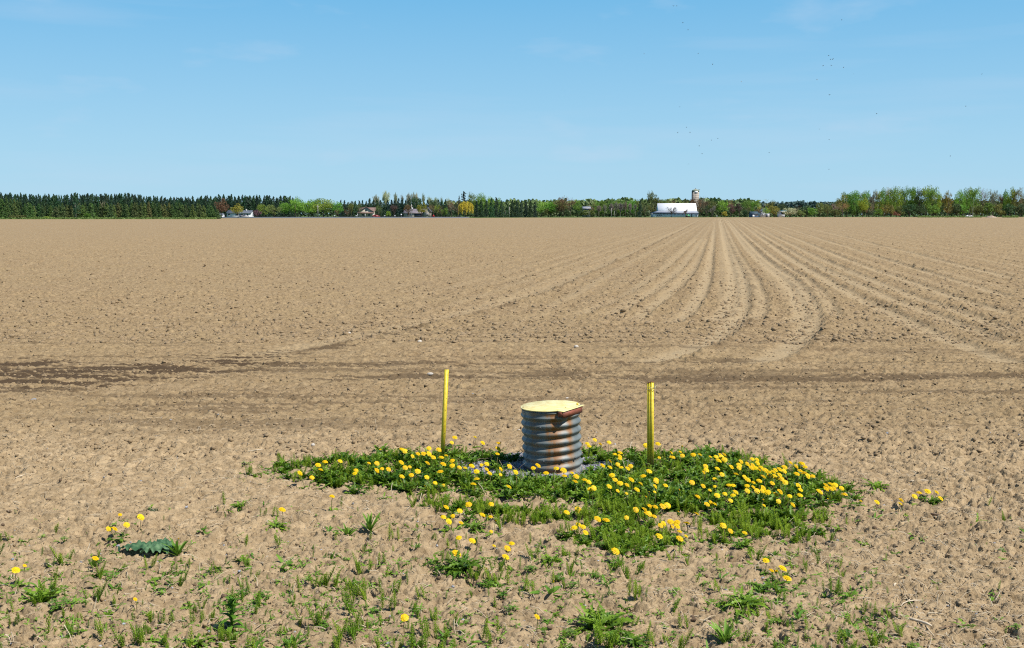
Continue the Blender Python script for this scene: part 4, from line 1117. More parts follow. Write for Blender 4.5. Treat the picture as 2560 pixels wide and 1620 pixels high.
# single stones and stalks one can point to
M_STONE = plain('pale_stone', (.60, .54, .46), rough=.85, scale=12, var=.2, bump=.5)
M_STONEB = plain('blue_grey_stone', (.30, .33, .38), rough=.8, scale=12, var=.2, bump=.5)
def stone(px, py, w, mat, lab, flat=.5, seed=0):
    p = ground(px, py); bm_ = lump_shapes(1, seed + 100)[0]
    me = np_mesh('stone', bm_[0], bm_[1], mat, False)
    o = link(bpy.data.objects.new('stone', me)); o.location = (p.x, p.y, Hz(p.x, p.y) + w * flat * .25)
    o.scale = (w * .5, w * .4, w * .5 * flat * 1.6); o.rotation_euler = (0, 0, seed)
    md = o.modifiers.new('s', 'SUBSURF'); md.levels = md.render_levels = 2; md.subdivision_type = 'CATMULL_CLARK'
    for pl_ in me.polygons: pl_.use_smooth = True
    tag(o, lab, 'stone', 'single stones on the field')
for k, (px, py, w, mt, lab) in enumerate(((1440, 873, .12, M_STONE, 'pale stone on the headland, above the gap between pipe and post bundle'),
    (1050, 857, .13, M_STONE, 'long pale stone beside the curved track left of centre'),
    (872, 838, .12, M_STONE, 'pale stone just above the dark curved track'),
    (1075, 940, .10, M_STONE, 'low flat brownish stone up and left of the leaning post'),
    (84, 999, .07, M_STONEB, 'bluish stone on the soil at the far left'),
    (1297, 1079, .055, M_STONE, 'small white stone just left of the pipe'),
    (1182, 990, .04, M_STONEB, 'small grey stone right of the leaning post'),
    (2218, 1085, .045, M_STONEB, 'blue-grey stone on the soil at the right'),
    (783, 1124, .06, M_STONE, 'flat white stone above the left arm of the patch'),
    (2312, 1476, .028, M_STONE, 'small round pale stone in the right foreground'),
    (1418, 1000, .045, M_STONE, 'white chip of stone seen just behind the lid'),
    (32, 1408, .03, M_STONEB, 'grey stone beside the tall head in the left corner'),
    (202, 1407, .028, M_STONEB, 'grey stone left of the round-leaved clump'),
    (288, 1433, .026, M_STONEB, 'grey stone below the wrinkled leaf'),
    (1052, 1410, .03, M_STONEB, 'flat bluish stone left of the spreading rosette'))):
    stone(px, py, w, mt, lab, seed=k)
M_STALK = plain('dry_stalk', (.66, .54, .38), rough=.8, scale=30, var=.2)
M_STALKD = plain('weathered_stalk', (.26, .17, .10), rough=.85, scale=30, var=.25)
def stalk(px, py, L_, az, r, mat, lab, bend=.1, tilt=.03, fork=False):
    p = ground(px, py); b = MB(); d = Vector((math.cos(R(az)), math.sin(R(az)), math.sin(tilt))); q = Vector((-d.y, d.x, 0))
    P = [(d * L_ * (t - .5) + q * L_ * bend * math.sin(math.pi * t) + Vector((0, 0, r * .9 + .006 + tilt * L_ * .5)))[:] for t in (0, .25, .5, .75, 1)]
    b.tube(P, [r * .8, r, r * .95, r, r * .6], 7)
    if fork:
        c = Vector(P[2])
        for s_ in (-1, 1): b.tube([c[:], (c + d * L_ * .25 + q * s_ * L_ * .12)[:], (c + d * L_ * .4 + q * s_ * L_ * .3 + Vector((0, 0, .01)))[:]], [r * .7, r * .6, r * .3], 5)
    o = b.build('dry_stalk', mat, None, True); o.location = (p.x, p.y, Hz(p.x, p.y)); tag(o, lab, 'stalk', 'loose dry stalks')
for a in ((2300, 1568, .13, -55, .007, M_STALK, 'thick pale broken stalk in the lower right foreground'),
    (2345, 1300, .13, -60, .009, M_STALKD, 'thick brown stalk piece on the bare ground at the right'),
    (2222, 1552, .085, -70, .011, M_STALKD, 'short weathered brown stub in the lower right foreground'),
    (2298, 1211, .14, 3, .006, M_STALK, 'long straight pale stalk behind the five-headed dandelion clump'),
    (2510, 1356, .13, 20, .004, M_STALK, 'pale forked stalk near the right edge', .1, .03, True),
    (1960, 1572, .12, 130, .004, M_STALK, 'pale forked root sticking up at the lower right', .15, .3, True),
    (2400, 1580, .22, 6, .004, M_STALKD, 'long thin brown stalk lying near the bottom right'),
    (2280, 1510, .16, 25, .0035, M_STALK, 'pale branching stalk in the right foreground', .2, .05, True),
    (640, 1135, .14, 28, .004, M_STALK, 'straw stalk slanting on the soil above the left tip of the patch'),
    (2238, 1467, .045, 60, .006, M_STALK, 'short white chip of stalk right of the lower right rosettes'),
    (2212, 1322, .04, 55, .005, M_STALK, 'short white stalk chip beside the horsetails at right'),
    (50, 1200, .10, 75, .004, M_STALK, 'pale stalk bits at the left edge above the weeds'),
    (1577, 1138, .11, 80, .003, M_STALK, 'pale dry stem standing behind the patch by the post bundle', .05, 1.0),
    (760, 1545, .13, -70, .002, M_STALK, 'thin pale straw standing in the lower left foreground', .05, .7)):
    stalk(*a)

# ================================================================== the far side of the field
def wz(py, D): return at(1280, py, D).z
def wx(px, D): return at(px, 540, D).x
M_BARK = plain('bark', (.16, .12, .09), rough=.9, scale=3, var=.3)
M_PALEBARK = plain('pale_bark', (.50, .47, .42), rough=.9, scale=3, var=.2)
M_CROWN = leafy('crown_leaves', (1, 1, 1), trans=.22, var=.0, scale=.35, use_obj=True, hue=((.62, .66, .70), (1.35, 1.3, 1.15)))

# crowns and trunks in unit size: 1 high, 1 wide
def quads(C, size, g, elong=1.0, outward=None):
    n = len(C)
    a = g.normal(size=(n, 3)); a /= np.linalg.norm(a, axis=1)[:, None]
    b = g.normal(size=(n, 3)); b -= (a * b).sum(1)[:, None] * a; b /= np.linalg.norm(b, axis=1)[:, None]
    s = (size * g.uniform(.6, 1.3, n))[:, None]
    V = np.stack([C - a * s * elong, C - b * s, C + a * s * elong, C + b * s], 1).reshape(-1, 3)
    return V, np.arange(4 * n).reshape(n, 4)
def broad(seed, nb=26, per=90, shape=(.5, .42, .60), leaf=.020, fill=.85, base=.16, top_flat=0.0):
    g = np.random.default_rng(seed); C = []
    for k in range(nb):
        while True:
            p = g.uniform(-1, 1, 3)
            if .25 < np.linalg.norm(p) < 1: break
        p = p / np.linalg.norm(p) * (.45 + .5 * g.random())
        c = np.array([p[0] * shape[0] * .78, p[1] * shape[0] * .78, shape[2] + p[2] * shape[1] * .80])
        r = g.uniform(.10, .19)
        d = g.normal(size=(per, 3)); d /= np.linalg.norm(d, axis=1)[:, None]
        C.append(c + d * r * (g.random((per, 1)) ** .35) * np.array([1, 1, .8]))
    C = np.concatenate(C); C = C[(C[:, 2] > base) & (g.random(len(C)) < fill)]
    C[:, 2] *= .985 / C[:, 2].max()
    C[:, :2] *= .5 / np.percentile(np.abs(C[:, :2]), 99.3)
    V, F = quads(C, leaf, g)
    return np_mesh('crown', V, F, M_CROWN)
def conifer(seed, n=2000, leaf=.024, droop=.25, ragged=.2, base=.02, power=.62, layers=15):
    g = np.random.default_rng(seed); C = []
    for k in range(layers * 7):
        t = (k + g.random()) / (layers * 7); t = t ** .9
        h = base + t * (1 - base); r = .5 * (1 - t) ** power * (1 + g.normal() * ragged) + .012
        a = g.uniform(0, 6.283); m = max(4, int(n / (layers * 7) * (1.5 - t)))
        u_ = g.random(m) ** .6
        x = r * u_; w = g.normal(size=m) * .05 * (1 - t * .6)
        C.append(np.stack([x * math.cos(a) - w * math.sin(a), x * math.sin(a) + w * math.cos(a), h - x * droop + g.normal(size=m) * .008], 1))
    C.append(np.stack([g.normal(size=40) * .012, g.normal(size=40) * .012, g.uniform(.88, 1.0, 40)], 1))
    C = np.concatenate(C); C[:, 2] = np.clip(C[:, 2], .01, 1)
    V, F = quads(C, leaf, g, 1.5)
    return np_mesh('crown', V, F, M_CROWN)
def twiggy(seed, nb=46, spread=.5, up=.55, leaf=.009, leaves=14, start=.18):
    """fine bare branches with buds: thin wedge twigs"""
    g = np.random.default_rng(seed); b = MB(); L_ = []
    def seg(p, d, l, r, dep):
        q = p + d * l
        a = np.cross(d, [0.3, .5, .8]); a /= np.linalg.norm(a); c = np.cross(d, a)
        V = [p + a * r, p - a * r * .5 + c * r * .87, p - a * r * .5 - c * r * .87, q + a * r * .5, q - a * r * .25 + c * r * .43, q - a * r * .25 - c * r * .43]
        b.add(V, [(0, 1, 4, 3), (1, 2, 5, 4), (2, 0, 3, 5)])
        if dep == 0:
            for _ in range(leaves): L_.append(q - d * l * g.random() * .8 + g.normal(size=3) * .012)
            return
        for _ in range(3 if dep > 1 else 4):
            nd = d + g.normal(size=3) * .42 + np.array([0, 0, .10]); nd /= np.linalg.norm(nd)
            seg(p + d * l * g.uniform(.55, 1), nd, l * g.uniform(.6, .85), r * .55, dep - 1)
    for k in range(nb // 5):
        a = g.uniform(0, 6.283); d = np.array([math.cos(a) * spread, math.sin(a) * spread, up + g.random() * .5]); d /= np.linalg.norm(d)
        seg(np.array([0, 0, start + g.random() * .15]), d, .27 * g.uniform(.8, 1.2), .014, 3)
    V = np.concatenate(b.v); F = [np.array(f) for f in b.f.values()]
    if L_:
        Vq, Fq = quads(np.array(L_), leaf, g); V2 = np.concatenate([V, Vq]); F = [np.concatenate([F[0], Fq + len(V)])]; V = V2
    V[:, 2] = start + (V[:, 2] - start) * (1 - start) / (V[:, 2].max() - start)
    V[:, :2] *= .5 / np.abs(V[:, :2]).max()
    return np_mesh('crown', V, F, M_CROWN)
def willow(seed):
    g = np.random.default_rng(seed); C = []
    for k in range(150):
        a = g.uniform(0, 6.283); r = .48 * math.sqrt(g.random()); h = .62 + .36 * math.sqrt(max(0, 1 - (r / .5) ** 2)) - g.random() * .05
        l = g.uniform(.25, .55); m = 26; t = np.linspace(0, 1, m)
        C.append(np.stack([r * math.cos(a) + g.normal(size=m) * .008, r * math.sin(a) + g.normal(size=m) * .008, h - t * l], 1))
    C = np.concatenate(C); C = C[C[:, 2] > .06]
    V, F = quads(C, .014, g, 1.8)
    return np_mesh('crown', V, F, M_CROWN)
def trunk(seed, h=.7, r=.022, mat=None, limbs=4):
    g = random.Random(seed); b = MB()
    b.tube([(0, 0, -.01), (g.gauss(0, .01), 0, h * .35), (g.gauss(0, .015), g.gauss(0, .01), h)], [r * 1.3, r, r * .35], 6)
    for k in range(limbs):
        a = g.uniform(0, 6.28); z = h * g.uniform(.3, .6)
        b.tube([(0, 0, z), (.12 * math.cos(a), .12 * math.sin(a), z + .14), (.26 * math.cos(a), .26 * math.sin(a), z + .30)], [r * .6, r * .4, r * .15], 5)
    return b.mesh('trunk', mat or M_BARK, True)
T_SPR = [conifer(s, ragged=.2, power=.42) for s in (1, 2, 3)]
T_YNG = [conifer(s, ragged=.16, power=.6, droop=.15, base=.0, leaf=.026) for s in (11, 12, 13)]
T_PINE = [conifer(s, n=1300, ragged=.5, power=.55, layers=9, droop=-.05, base=.2, leaf=.024) for s in (21, 22)]
T_BRD = [broad(s) for s in (31, 32, 33, 34)]
T_RND = [broad(s, nb=22, shape=(.5, .40, .58), leaf=.022) for s in (41, 42)]
T_BSH = [broad(s, nb=20, shape=(.5, .46, .50), base=.02, leaf=.03) for s in (51, 52, 53)]
T_TALL = [broad(s, nb=34, per=80, shape=(.5, .48, .54), base=.06, fill=.8, leaf=.019) for s in (61, 62, 63, 64)]
T_OPEN = [broad(s, nb=24, per=60, shape=(.5, .42, .6), base=.14, fill=.6, leaf=.013) for s in (71, 72)]
T_TWG = [twiggy(s) for s in (81, 82, 83)]
T_BARE = [twiggy(s, nb=60, leaves=3, leaf=.005, spread=.75, up=.35) for s in (91, 92)]
T_POP = [twiggy(s, nb=60, spread=.22, up=.9, start=.06, leaf=.010, leaves=10) for s in (95, 96)]
T_WIL = willow(5)
TRK = [trunk(s) for s in (1, 2)]; TRK_P = trunk(3, .8, .014, M_PALEBARK, 2); TRK_C = trunk(4, .95, .014, None, 0)
tr = random.Random(17)
COL = dict(spr=(.048, .092, .058), spr2=(.058, .115, .060), yng=(.115, .185, .055), yng2=(.09, .15, .05), tip=(.165, .20, .065), green=(.15, .29, .040), lgreen=(.23, .37, .055), bright=(.23, .36, .05),
           yel=(.42, .38, .05), yg=(.26, .32, .035), olive=(.19, .22, .06), ochre=(.34, .29, .05), brown=(.28, .165, .09), red=(.27, .14, .09), twig=(.13, .11, .09), grey=(.30, .265, .21), pale=(.40, .43, .27), purple=(.17, .09, .085), gold=(.70, .52, .06), dark=(.07, .115, .05))
def tree(px, top, w, D, kind, col, name='tree', lab=None, grp=None, cat='tree', base=None, trk=None):
    meshes, tm, nm = dict(spr=(T_SPR, TRK_C, 'spruce_tree'), yng=(T_YNG, TRK_C, 'young_spruce_tree'), pine=(T_PINE, TRK_C, 'pine_tree'), brd=(T_BRD, TRK[0], 'broadleaf_tree'),
        rnd=(T_RND, TRK[1], 'round_tree'), bsh=(T_BSH, TRK[1], 'bush'), tall=(T_TALL, TRK[0], 'broadleaf_tree'), open=(T_OPEN, TRK[0], 'broadleaf_tree'), twg=(T_TWG, TRK[1], 'budding_tree'),
        bare=(T_BARE, TRK[0], 'bare_tree'), pop=(T_POP, TRK_P, 'poplar_tree'), wil=([T_WIL], TRK[1], 'willow_tree'))[kind]
    h = wz(top, D); W = w * D / FPX * 1.04
    r_ = empty(nm, (wx(px, D), D, 0), tr.uniform(0, 6.28)); r_.scale = (W, W, h)
    cobj = bpy.data.objects.new('crown', tr.choice(meshes)); link(cobj, r_)
    c = COL[col]; j = [max(.01, v * (1 + tr.uniform(-.14, .14))) for v in c]; m = 1 + tr.uniform(-.15, .15)
    cobj.color = (j[0] * m, j[1] * m, j[2] * m, 1)
    link(bpy.data.objects.new('trunk', trk or tm), r_)
    tag(r_, lab or 'tree', cat if kind != 'bsh' else 'bush', grp)
    return r_
def prof(pts, x):
    return float(np.interp(x, [p[0] for p in pts], [p[1] for p in pts]))
# left: tall plantation spruces behind, younger ones in front
BACKL = [(-40, 482), (30, 482), (100, 486), (200, 485), (260, 483), (330, 484), (400, 491), (450, 494), (520, 489), (560, 487), (600, 487), (700, 490), (760, 493)]
x = -45
while x < 735:
    for k in (0, 1):
        tree(x + tr.uniform(-4, 4), prof(BACKL, x) + tr.uniform(-2, 4) + k * 4, tr.uniform(15, 22), (585 if x < 538 else 705) - k * 18, 'spr', tr.choice(['spr', 'spr2']), lab='tall dark spruce in the close-set plantation wall at the left of the horizon', grp='plantation spruces')
    x += 6.4
FRL = [(-40, 496), (20, 494), (45, 497), (70, 508), (120, 514), (200, 508), (250, 507), (330, 507), (420, 507), (480, 510), (520, 514), (548, 522)]
x = -42
while x < 548:
    tree(x + tr.uniform(-3, 3), prof(FRL, x) + tr.uniform(-3, 5), tr.uniform(17, 25), 468 + tr.uniform(-6, 10), 'yng', tr.choice(['yng', 'yng', 'tip', 'yng2']), lab='young spruce with brownish tips in the lower front row of the plantation at left', grp='young spruces of the front row')
    x += 8.6
tree(190, 482, 24, 462, 'pine', 'spr2', lab='ragged tall pine with a bare pale trunk standing in front of the young spruces', trk=TRK_P)
tree(220, 532, 15, 456, 'bsh', 'green', lab='small fresh green bush at the foot of the young spruces')
tree(118, 541, 26, 456, 'bsh', 'lgreen', lab='very low light green bush at the field edge, far left')
tree(50, 538, 60, 457, 'bsh', 'olive', lab='wide low olive scrub at the far left field edge')
tree(285, 505, 12, 520, 'bare', 'grey', lab='pale leafless tree showing between the two spruce rows')
tree(258, 502, 14, 520, 'twg', 'grey', lab='greyish budding tree between the two spruce rows')
# around the white bungalow
tree(554, 495, 34, 560, 'rnd', 'red', lab='round reddish-brown tree left of the white bungalow')
tree(595, 507.5, 33, 585, 'rnd', 'yel', lab='golden yellow round tree in front of the white bungalow')
tree(642, 524, 22, 600, 'bsh', 'purple', lab='small purple-brown bush right of the white bungalow')
tree(660, 509, 34, 640, 'rnd', 'bright', lab='bright green round tree right of the white bungalow')
tree(685, 510, 34, 625, 'rnd', 'olive', lab='olive round tree beside the bright green one')
for i, (px, top, w, col, lab) in enumerate(((738, 496, 50, 'lgreen', 'big light green tree with a dark trunk, left of three'), (772, 499, 34, 'green', 'green tree squeezed between the big light green ones'), (808, 495, 54, 'lgreen', 'broad light green tree with its dark trunk at the road'), (846, 503, 30, 'green', 'green tree at the right end of the broad light green group'), (712, 503, 28, 'green', 'dark green tree just left of the big light green group'))):
    tree(px, top, w, 650 if i != 1 else 680, 'brd', col, lab=lab)
tree(744, 489, 26, 700, 'tall', 'green', lab='taller green crown rising behind the light green group')
tree(790, 494, 40, 720, 'tall', 'green', lab='wide green crown behind the light green group')
tree(722, 489, 22, 700, 'tall', 'green', lab='green crown between the plantation and the light green group')
tree(842, 521, 13, 612, 'open', 'red', lab='small brown tree standing alone at the road')
tree(868, 516, 15, 630, 'open', 'brown', lab='small brown tree left of the cream gabled house')
tree(878, 503, 16, 640, 'twg', 'olive', lab='thin half-bare tree left of the cream gabled house')
tree(898, 506, 18, 618, 'open', 'olive', lab='yellowish green tree overlapping the left edge of the cream house')
tree(946, 511, 24, 618, 'open', 'olive', lab='olive oval tree at the right edge of the cream house')
tree(971, 527, 13, 625, 'bsh', 'bright', lab='small bright green shrub between the two houses')
tree(985, 508, 23, 615, 'twg', 'purple', lab='bare purple-brown round tree between the two houses')
tree(1022, 509, 30, 622, 'twg', 'brown', lab='reddish budding tree in front of the stone house')
tree(1054, 505.5, 27, 616, 'rnd', 'yg', lab='yellow-green oval tree in front of the stone house')
tree(1079, 509, 20, 622, 'open', 'brown', lab='brown tree right of the stone house')
tree(1093, 509, 17, 640, 'open', 'yg', lab='yellow-green slim tree among brown ones right of the stone house')
tree(1103, 513, 18, 628, 'open', 'brown', lab='pinkish brown tree left of the small fresh green one')
tree(1111, 518, 17, 620, 'rnd', 'green', lab='small fresh green tree left of the brown trees and the golden willow')
tree(1128, 500, 24, 650, 'open', 'brown', lab='left of the two brown trees beside the golden willow')
tree(1146, 500, 26, 650, 'open', 'brown', lab='right of the two brown trees, touching the golden willow')
tree(1165, 502, 39, 612, 'wil', 'gold', lab='golden weeping willow at the middle of the horizon')
tree(1160, 479, 21, 700, 'pine', 'spr', lab='tall dark pine standing above the golden willow')
tree(1148, 489, 9, 700, 'spr', 'spr', lab='narrow dark spruce top beside the tall pine above the willow')
for px, top, w, lab in ((1181, 478, 26, 'tallest light green tree right of the tall pine'), (1203, 481, 30, 'second tallest light green tree right of the tall pine'), (1226, 489, 24, 'light green tree, third from the tall pine'), (1246, 492, 22, 'light green tree, fourth from the tall pine')):
    tree(px, top, w, 760, 'tall', 'lgreen', lab=lab)
for px, top, w in ((965, 475, 30), (989, 479, 13), (1006, 483, 16), (1022, 480, 20), (1034, 478, 15), (1042, 480, 14), (1059, 479, 15), (940, 485, 24), (1075, 488, 26), (1090, 491, 20), (1104, 490, 16), (1122, 492, 18)):
    tree(px, top, w, 790, 'pop', 'pale', lab='pale almost leafless poplar rising behind the dark conifers', grp='pale poplars behind the houses')
# dark conifers behind the houses
BM = [(850, 501), (900, 497), (950, 496), (1000, 498), (1100, 500), (1180, 505)]
x = 853
while x < 1120:
    tree(x, prof(BM, x) + tr.uniform(-3, 6), tr.uniform(12, 19), 700, 'spr', tr.choice(['spr', 'spr2']), lab='dark conifer in the row behind the cream and stone houses', grp='conifers behind the houses')
    x += 9
tree(1038, 491, 38, 690, 'brd', 'dark', lab='dark broad-crowned tree above the stone house')
tree(1084, 499, 28, 695, 'brd', 'dark', lab='smaller dark broad crown right of the one above the stone house')
for px, top, w in ((1192, 502, 14), (1203, 499, 16), (1216, 501, 16), (1229, 495, 18), (1240, 493, 20), (1254, 501, 16), (1268, 503, 15), (1281, 499, 13), (1292, 501, 13), (1303, 500, 14), (1315, 502, 13), (1326, 500, 14), (1337, 505, 13), (1180, 512, 16)):
    tree(px, top, w, 690 + tr.uniform(-10, 15), 'spr' if tr.random() > .3 else 'pine', tr.choice(['spr', 'spr2', 'dark']), lab='dark evergreen in the row right of the golden willow', grp='evergreens right of the willow')
for px, top, w, k, c, lab in ((1353, 503, 36, 'brd', 'lgreen', 'rounded light green tree right of the dark evergreens'), (1376, 500, 30, 'brd', 'green', 'green tree behind the rounded light green one'), (1398, 498, 36, 'brd', 'olive', 'olive tree before the reddish-brown crowns, centre right'),
    (1372, 518, 24, 'bsh', 'olive', 'low grey-olive bush in front of the rounded light green tree'), (1408, 526, 26, 'bsh', 'dark', 'dark bush under the olive tree, centre right'), (1404, 489, 22, 'brd', 'brown', 'reddish-brown crown, left of two, centre right'), (1425, 491, 28, 'open', 'red', 'reddish-brown crown, right of two, centre right'),
    (1444, 499, 22, 'brd', 'green', 'green tree left of the grey house roof'), (1450, 516, 20, 'bsh', 'dark', 'dark bush at the left of the grey house roof'), (1467, 524.5, 36, 'bsh', 'olive', 'olive shrub right under the grey house roof'), (1480, 498, 20, 'open', 'brown', 'brown tree right of the grey house roof'),
    (1600, 500, 15, 'spr', 'spr', 'narrow dark spruce left of the big bare-topped tree'), (1628, 510, 24, 'twg', 'olive', 'pale olive budding tree at the left corner of the barn'), (1612, 503, 22, 'open', 'olive', 'olive half-bare tree beside the narrow dark spruce')):
    tree(px, top, w, 735, k, c, lab=lab)
for px, top, w, c in ((1505, 498, 30, 'green'), (1530, 497, 30, 'green'), (1555, 497, 34, 'green'), (1580, 498, 30, 'green'), (1492, 500, 24, 'lgreen'), (1545, 501, 26, 'lgreen'), (1597, 497, 20, 'olive')):
    tree(px, top, w, 800, 'tall', c, lab='green tree in the wood between the grey house roof and the barn', grp='wood left of the barn')
for px, top, w in ((1512, 509, 18), (1528, 506, 16), (1540, 503, 16), (1551, 505, 18), (1563, 502, 15), (1575, 504, 18), (1588, 506, 15), (1497, 512, 16)):
    tree(px, top, w, 745, 'pop', 'grey', lab='slim bare grey tree with a pale stem before the wood left of the barn', grp='bare slim trees left of the barn')
tree(1637, 475, 54, 760, 'twg', 'olive', lab='biggest bare-topped olive tree, standing up left of the barn')
tree(1632, 486, 36, 775, 'open', 'olive', lab='denser olive tree behind the biggest bare-topped one')
tree(1662, 497, 22, 790, 'brd', 'olive', lab='olive crown showing above the left end of the barn roof')
for px, top, w, c in ((1684, 497, 22, 'brown'), (1702, 499, 18, 'olive'), (1716, 497, 20, 'brown'), (1732, 494, 22, 'red'), (1752, 496, 22, 'brown'), (1768, 500, 20, 'red'), (1670, 498, 16, 'brown')):
    tree(px, top, w, 753 if 1725 < px < 1760 else 800, 'open' if px < 1725 else 'rnd', c, lab='brownish crown showing above the barn roof around the silo', grp='brown crowns behind the barn')
tree(1757, 489, 15, 800, 'twg', 'grey', lab='bare grey treetop right of the silo')
for px, top, w, k, c, lab, D in ((1779, 500, 30, 'brd', 'olive', 'olive tree right of the barn', 745), (1765, 510, 26, 'open', 'dark', 'dark tree touching the right end of the barn', 742), (1804, 500, 32, 'brd', 'lgreen', 'light green tree between barn and purple tree', 745),
    (1781, 512, 22, 'twg', 'grey', 'small pale blossoming tree right of the barn', 735), (1811, 528, 18, 'bsh', 'yel', 'low bright yellow bush right of the barn', 725), (1829, 509, 22, 'brd', 'purple', 'dark purple-leaved tree right of the yellow bush', 735), (1848, 504, 22, 'twg', 'purple', 'bare purple-brown tree beside the purple-leaved one', 738),
    (1826, 496, 22, 'open', 'brown', 'brown crown above the purple-leaved tree', 790), (1866, 499, 28, 'tall', 'green', 'fresh green crown behind the bare purple-brown tree', 800), (1886, 499, 20, 'tall', 'green', 'narrow fresh green crown left of the ochre trees', 800), (1868, 511, 20, 'open', 'brown', 'brown tree left of the blue and white farm buildings', 745),
    (1908, 497, 36, 'open', 'ochre', 'tall ochre-brown tree behind the farm buildings', 760), (1925, 498, 26, 'twg', 'olive', 'half-bare tree right of the tall ochre one', 762), (1914, 516, 20, 'rnd', 'bright', 'bright yellow-green little tree in front of the white farmhouse', 705), (1936, 513, 34, 'rnd', 'ochre', 'rounded ochre-olive tree right of the bright yellow-green one', 712),
    (1894, 520, 20, 'twg', 'brown', 'brown half-bare shrub over the blue shed', 722), (1862, 524, 14, 'bsh', 'dark', 'dark bush left of the blue shed', 728), (1974, 519, 34, 'bsh', 'pale', 'grey-green rounded shrub right of the white sign-like shed', 718), (1992, 512, 26, 'open', 'red', 'reddish shrubby tree among grey-green ones', 735),
    (2016, 512, 34, 'bsh', 'dark', 'dark green rounded tree left of the dark olive pair', 742), (2002, 524, 24, 'bsh', 'olive', 'low olive shrub between the reddish and dark trees', 722), (2030, 518, 22, 'bsh', 'green', 'green shrub before the dark olive pair', 728), (2050, 506, 24, 'brd', 'olive', 'left tree of the dark olive pair', 735),
    (2068, 507, 22, 'brd', 'olive', 'right tree of the dark olive pair', 735), (2086, 507, 22, 'twg', 'grey', 'grey bare tree just before the tall right-hand wood', 748), (1955, 508, 26, 'brd', 'dark', 'dark tree behind the white sign-like shed', 770), (2090, 522, 26, 'bsh', 'olive', 'shrub at the foot of the tall right-hand wood', 735)):
    tree(px, top, w, D, k, c, lab=lab)
# the tall wood at the right: (px from crop, top, width, colour)
for cx, top, w, k, c in ((700, 478, 30, 'tall', 'olive'), (740, 476, 28, 'tall', 'green'), (800, 474, 30, 'tall', 'green'), (825, 473, 24, 'tall', 'lgreen'), (890, 474, 30, 'tall', 'olive'), (925, 473, 28, 'tall', 'green'), (985, 470, 26, 'twg', 'grey'), (1045, 470, 28, 'tall', 'yg'), (1090, 466, 26, 'tall', 'lgreen'),
    (1130, 466, 22, 'tall', 'ochre'), (1165, 462, 26, 'tall', 'green'), (1210, 464, 28, 'tall', 'yg'), (1250, 468, 20, 'twg', 'grey'), (1285, 465, 26, 'tall', 'green'), (1335, 461, 30, 'tall', 'green'), (1370, 464, 28, 'tall', 'green'), (1420, 464, 22, 'tall', 'dark'), (1480, 460, 36, 'tall', 'lgreen'), (1540, 463, 36, 'tall', 'green'), (1580, 476, 26, 'tall', 'yg'),
    (1800, 470, 28, 'tall', 'green'), (1850, 467, 26, 'tall', 'green'), (1900, 463, 28, 'tall', 'yg'), (1945, 463, 28, 'tall', 'green'), (2015, 467, 26, 'open', 'brown'), (2060, 470, 26, 'open', 'olive'), (2110, 471, 24, 'twg', 'grey'), (2150, 474, 24, 'open', 'olive'), (2190, 476, 26, 'twg', 'brown'), (2240, 470, 26, 'tall', 'green'),
    (2280, 464, 26, 'tall', 'yg'), (2330, 466, 26, 'tall', 'olive'), (2370, 465, 26, 'open', 'brown'), (2410, 463, 28, 'open', 'brown'), (2450, 462, 28, 'tall', 'olive')):
    tree(1920 + cx / 3.7625, top + 1, w, 765 + tr.uniform(-10, 25), k, c, lab='tall spring-green or budding tree in the high wood at the right end', grp='tall wood at the right')
for cx, top, w, k, c, lab in ((700, 504, 34, 'open', 'brown', 'purple-brown low tree at the front left of the tall right-hand wood'), (655, 505, 20, 'open', 'olive', 'low olive tree at the very left front of the tall wood'), (890, 493, 26, 'rnd', 'yg', 'yellow-green tree lit at the front of the tall right-hand wood'), (945, 508, 22, 'open', 'brown', 'brown tree right of the lit yellow-green one'), (830, 512, 22, 'bsh', 'green', 'green shrub under the lit yellow-green tree'),
    (1100, 500, 24, 'open', 'ochre', 'golden-leaved tree midway along the tall right-hand wood'), (1205, 528, 22, 'bsh', 'red', 'low reddish bush at the foot of the tall right-hand wood'), (1040, 522, 24, 'bsh', 'green', 'dark green shrub left of the low reddish bush'), (1325, 508, 34, 'bsh', 'dark', 'dark hollow tree mass right of the low reddish bush'), (1440, 510, 28, 'bsh', 'dark', 'dark shrubby tree under the tallest crowns'), (1560, 512, 28, 'bsh', 'green', 'bushy green tree below the tallest crown at the gap'),
    (1690, 474, 36, 'twg', 'ochre', 'see-through half-bare tree filling the gap in the tall wood'), (1690, 505, 26, 'open', 'ochre', 'small golden oak-like tree under the see-through one'), (1770, 508, 26, 'bsh', 'dark', 'dark shrub right of the small golden tree'), (1830, 510, 30, 'bsh', 'green', 'green shrub left of the white-stemmed tree'), (1960, 512, 34, 'bsh', 'olive', 'olive shrub right of the white-stemmed tree'), (2060, 506, 30, 'bsh', 'green', 'green undergrowth tree over the soil mound'), (2170, 508, 30, 'bsh', 'olive', 'olive undergrowth tree right of the soil mound'),
    (2270, 508, 30, 'bsh', 'dark', 'dark undergrowth tree near the right edge'), (2390, 508, 32, 'bsh', 'dark', 'darkest undergrowth tree at the right edge'), (1240, 512, 22, 'bsh', 'olive', 'olive shrub between the reddish bush and the dark mass'), (960, 524, 24, 'bsh', 'dark', 'dark shrub below the brown tree'), (1150, 512, 24, 'bsh', 'olive', 'olive shrub below the golden-leaved tree')):
    tree(1920 + cx / 3.7625, top, w, 742, k, c, lab=lab)
tree(1920 + 1925 / 3.7625, 480, 22, 738, 'open', 'green', lab='green tree with a thin white stem in the tall right-hand wood', trk=TRK_P)

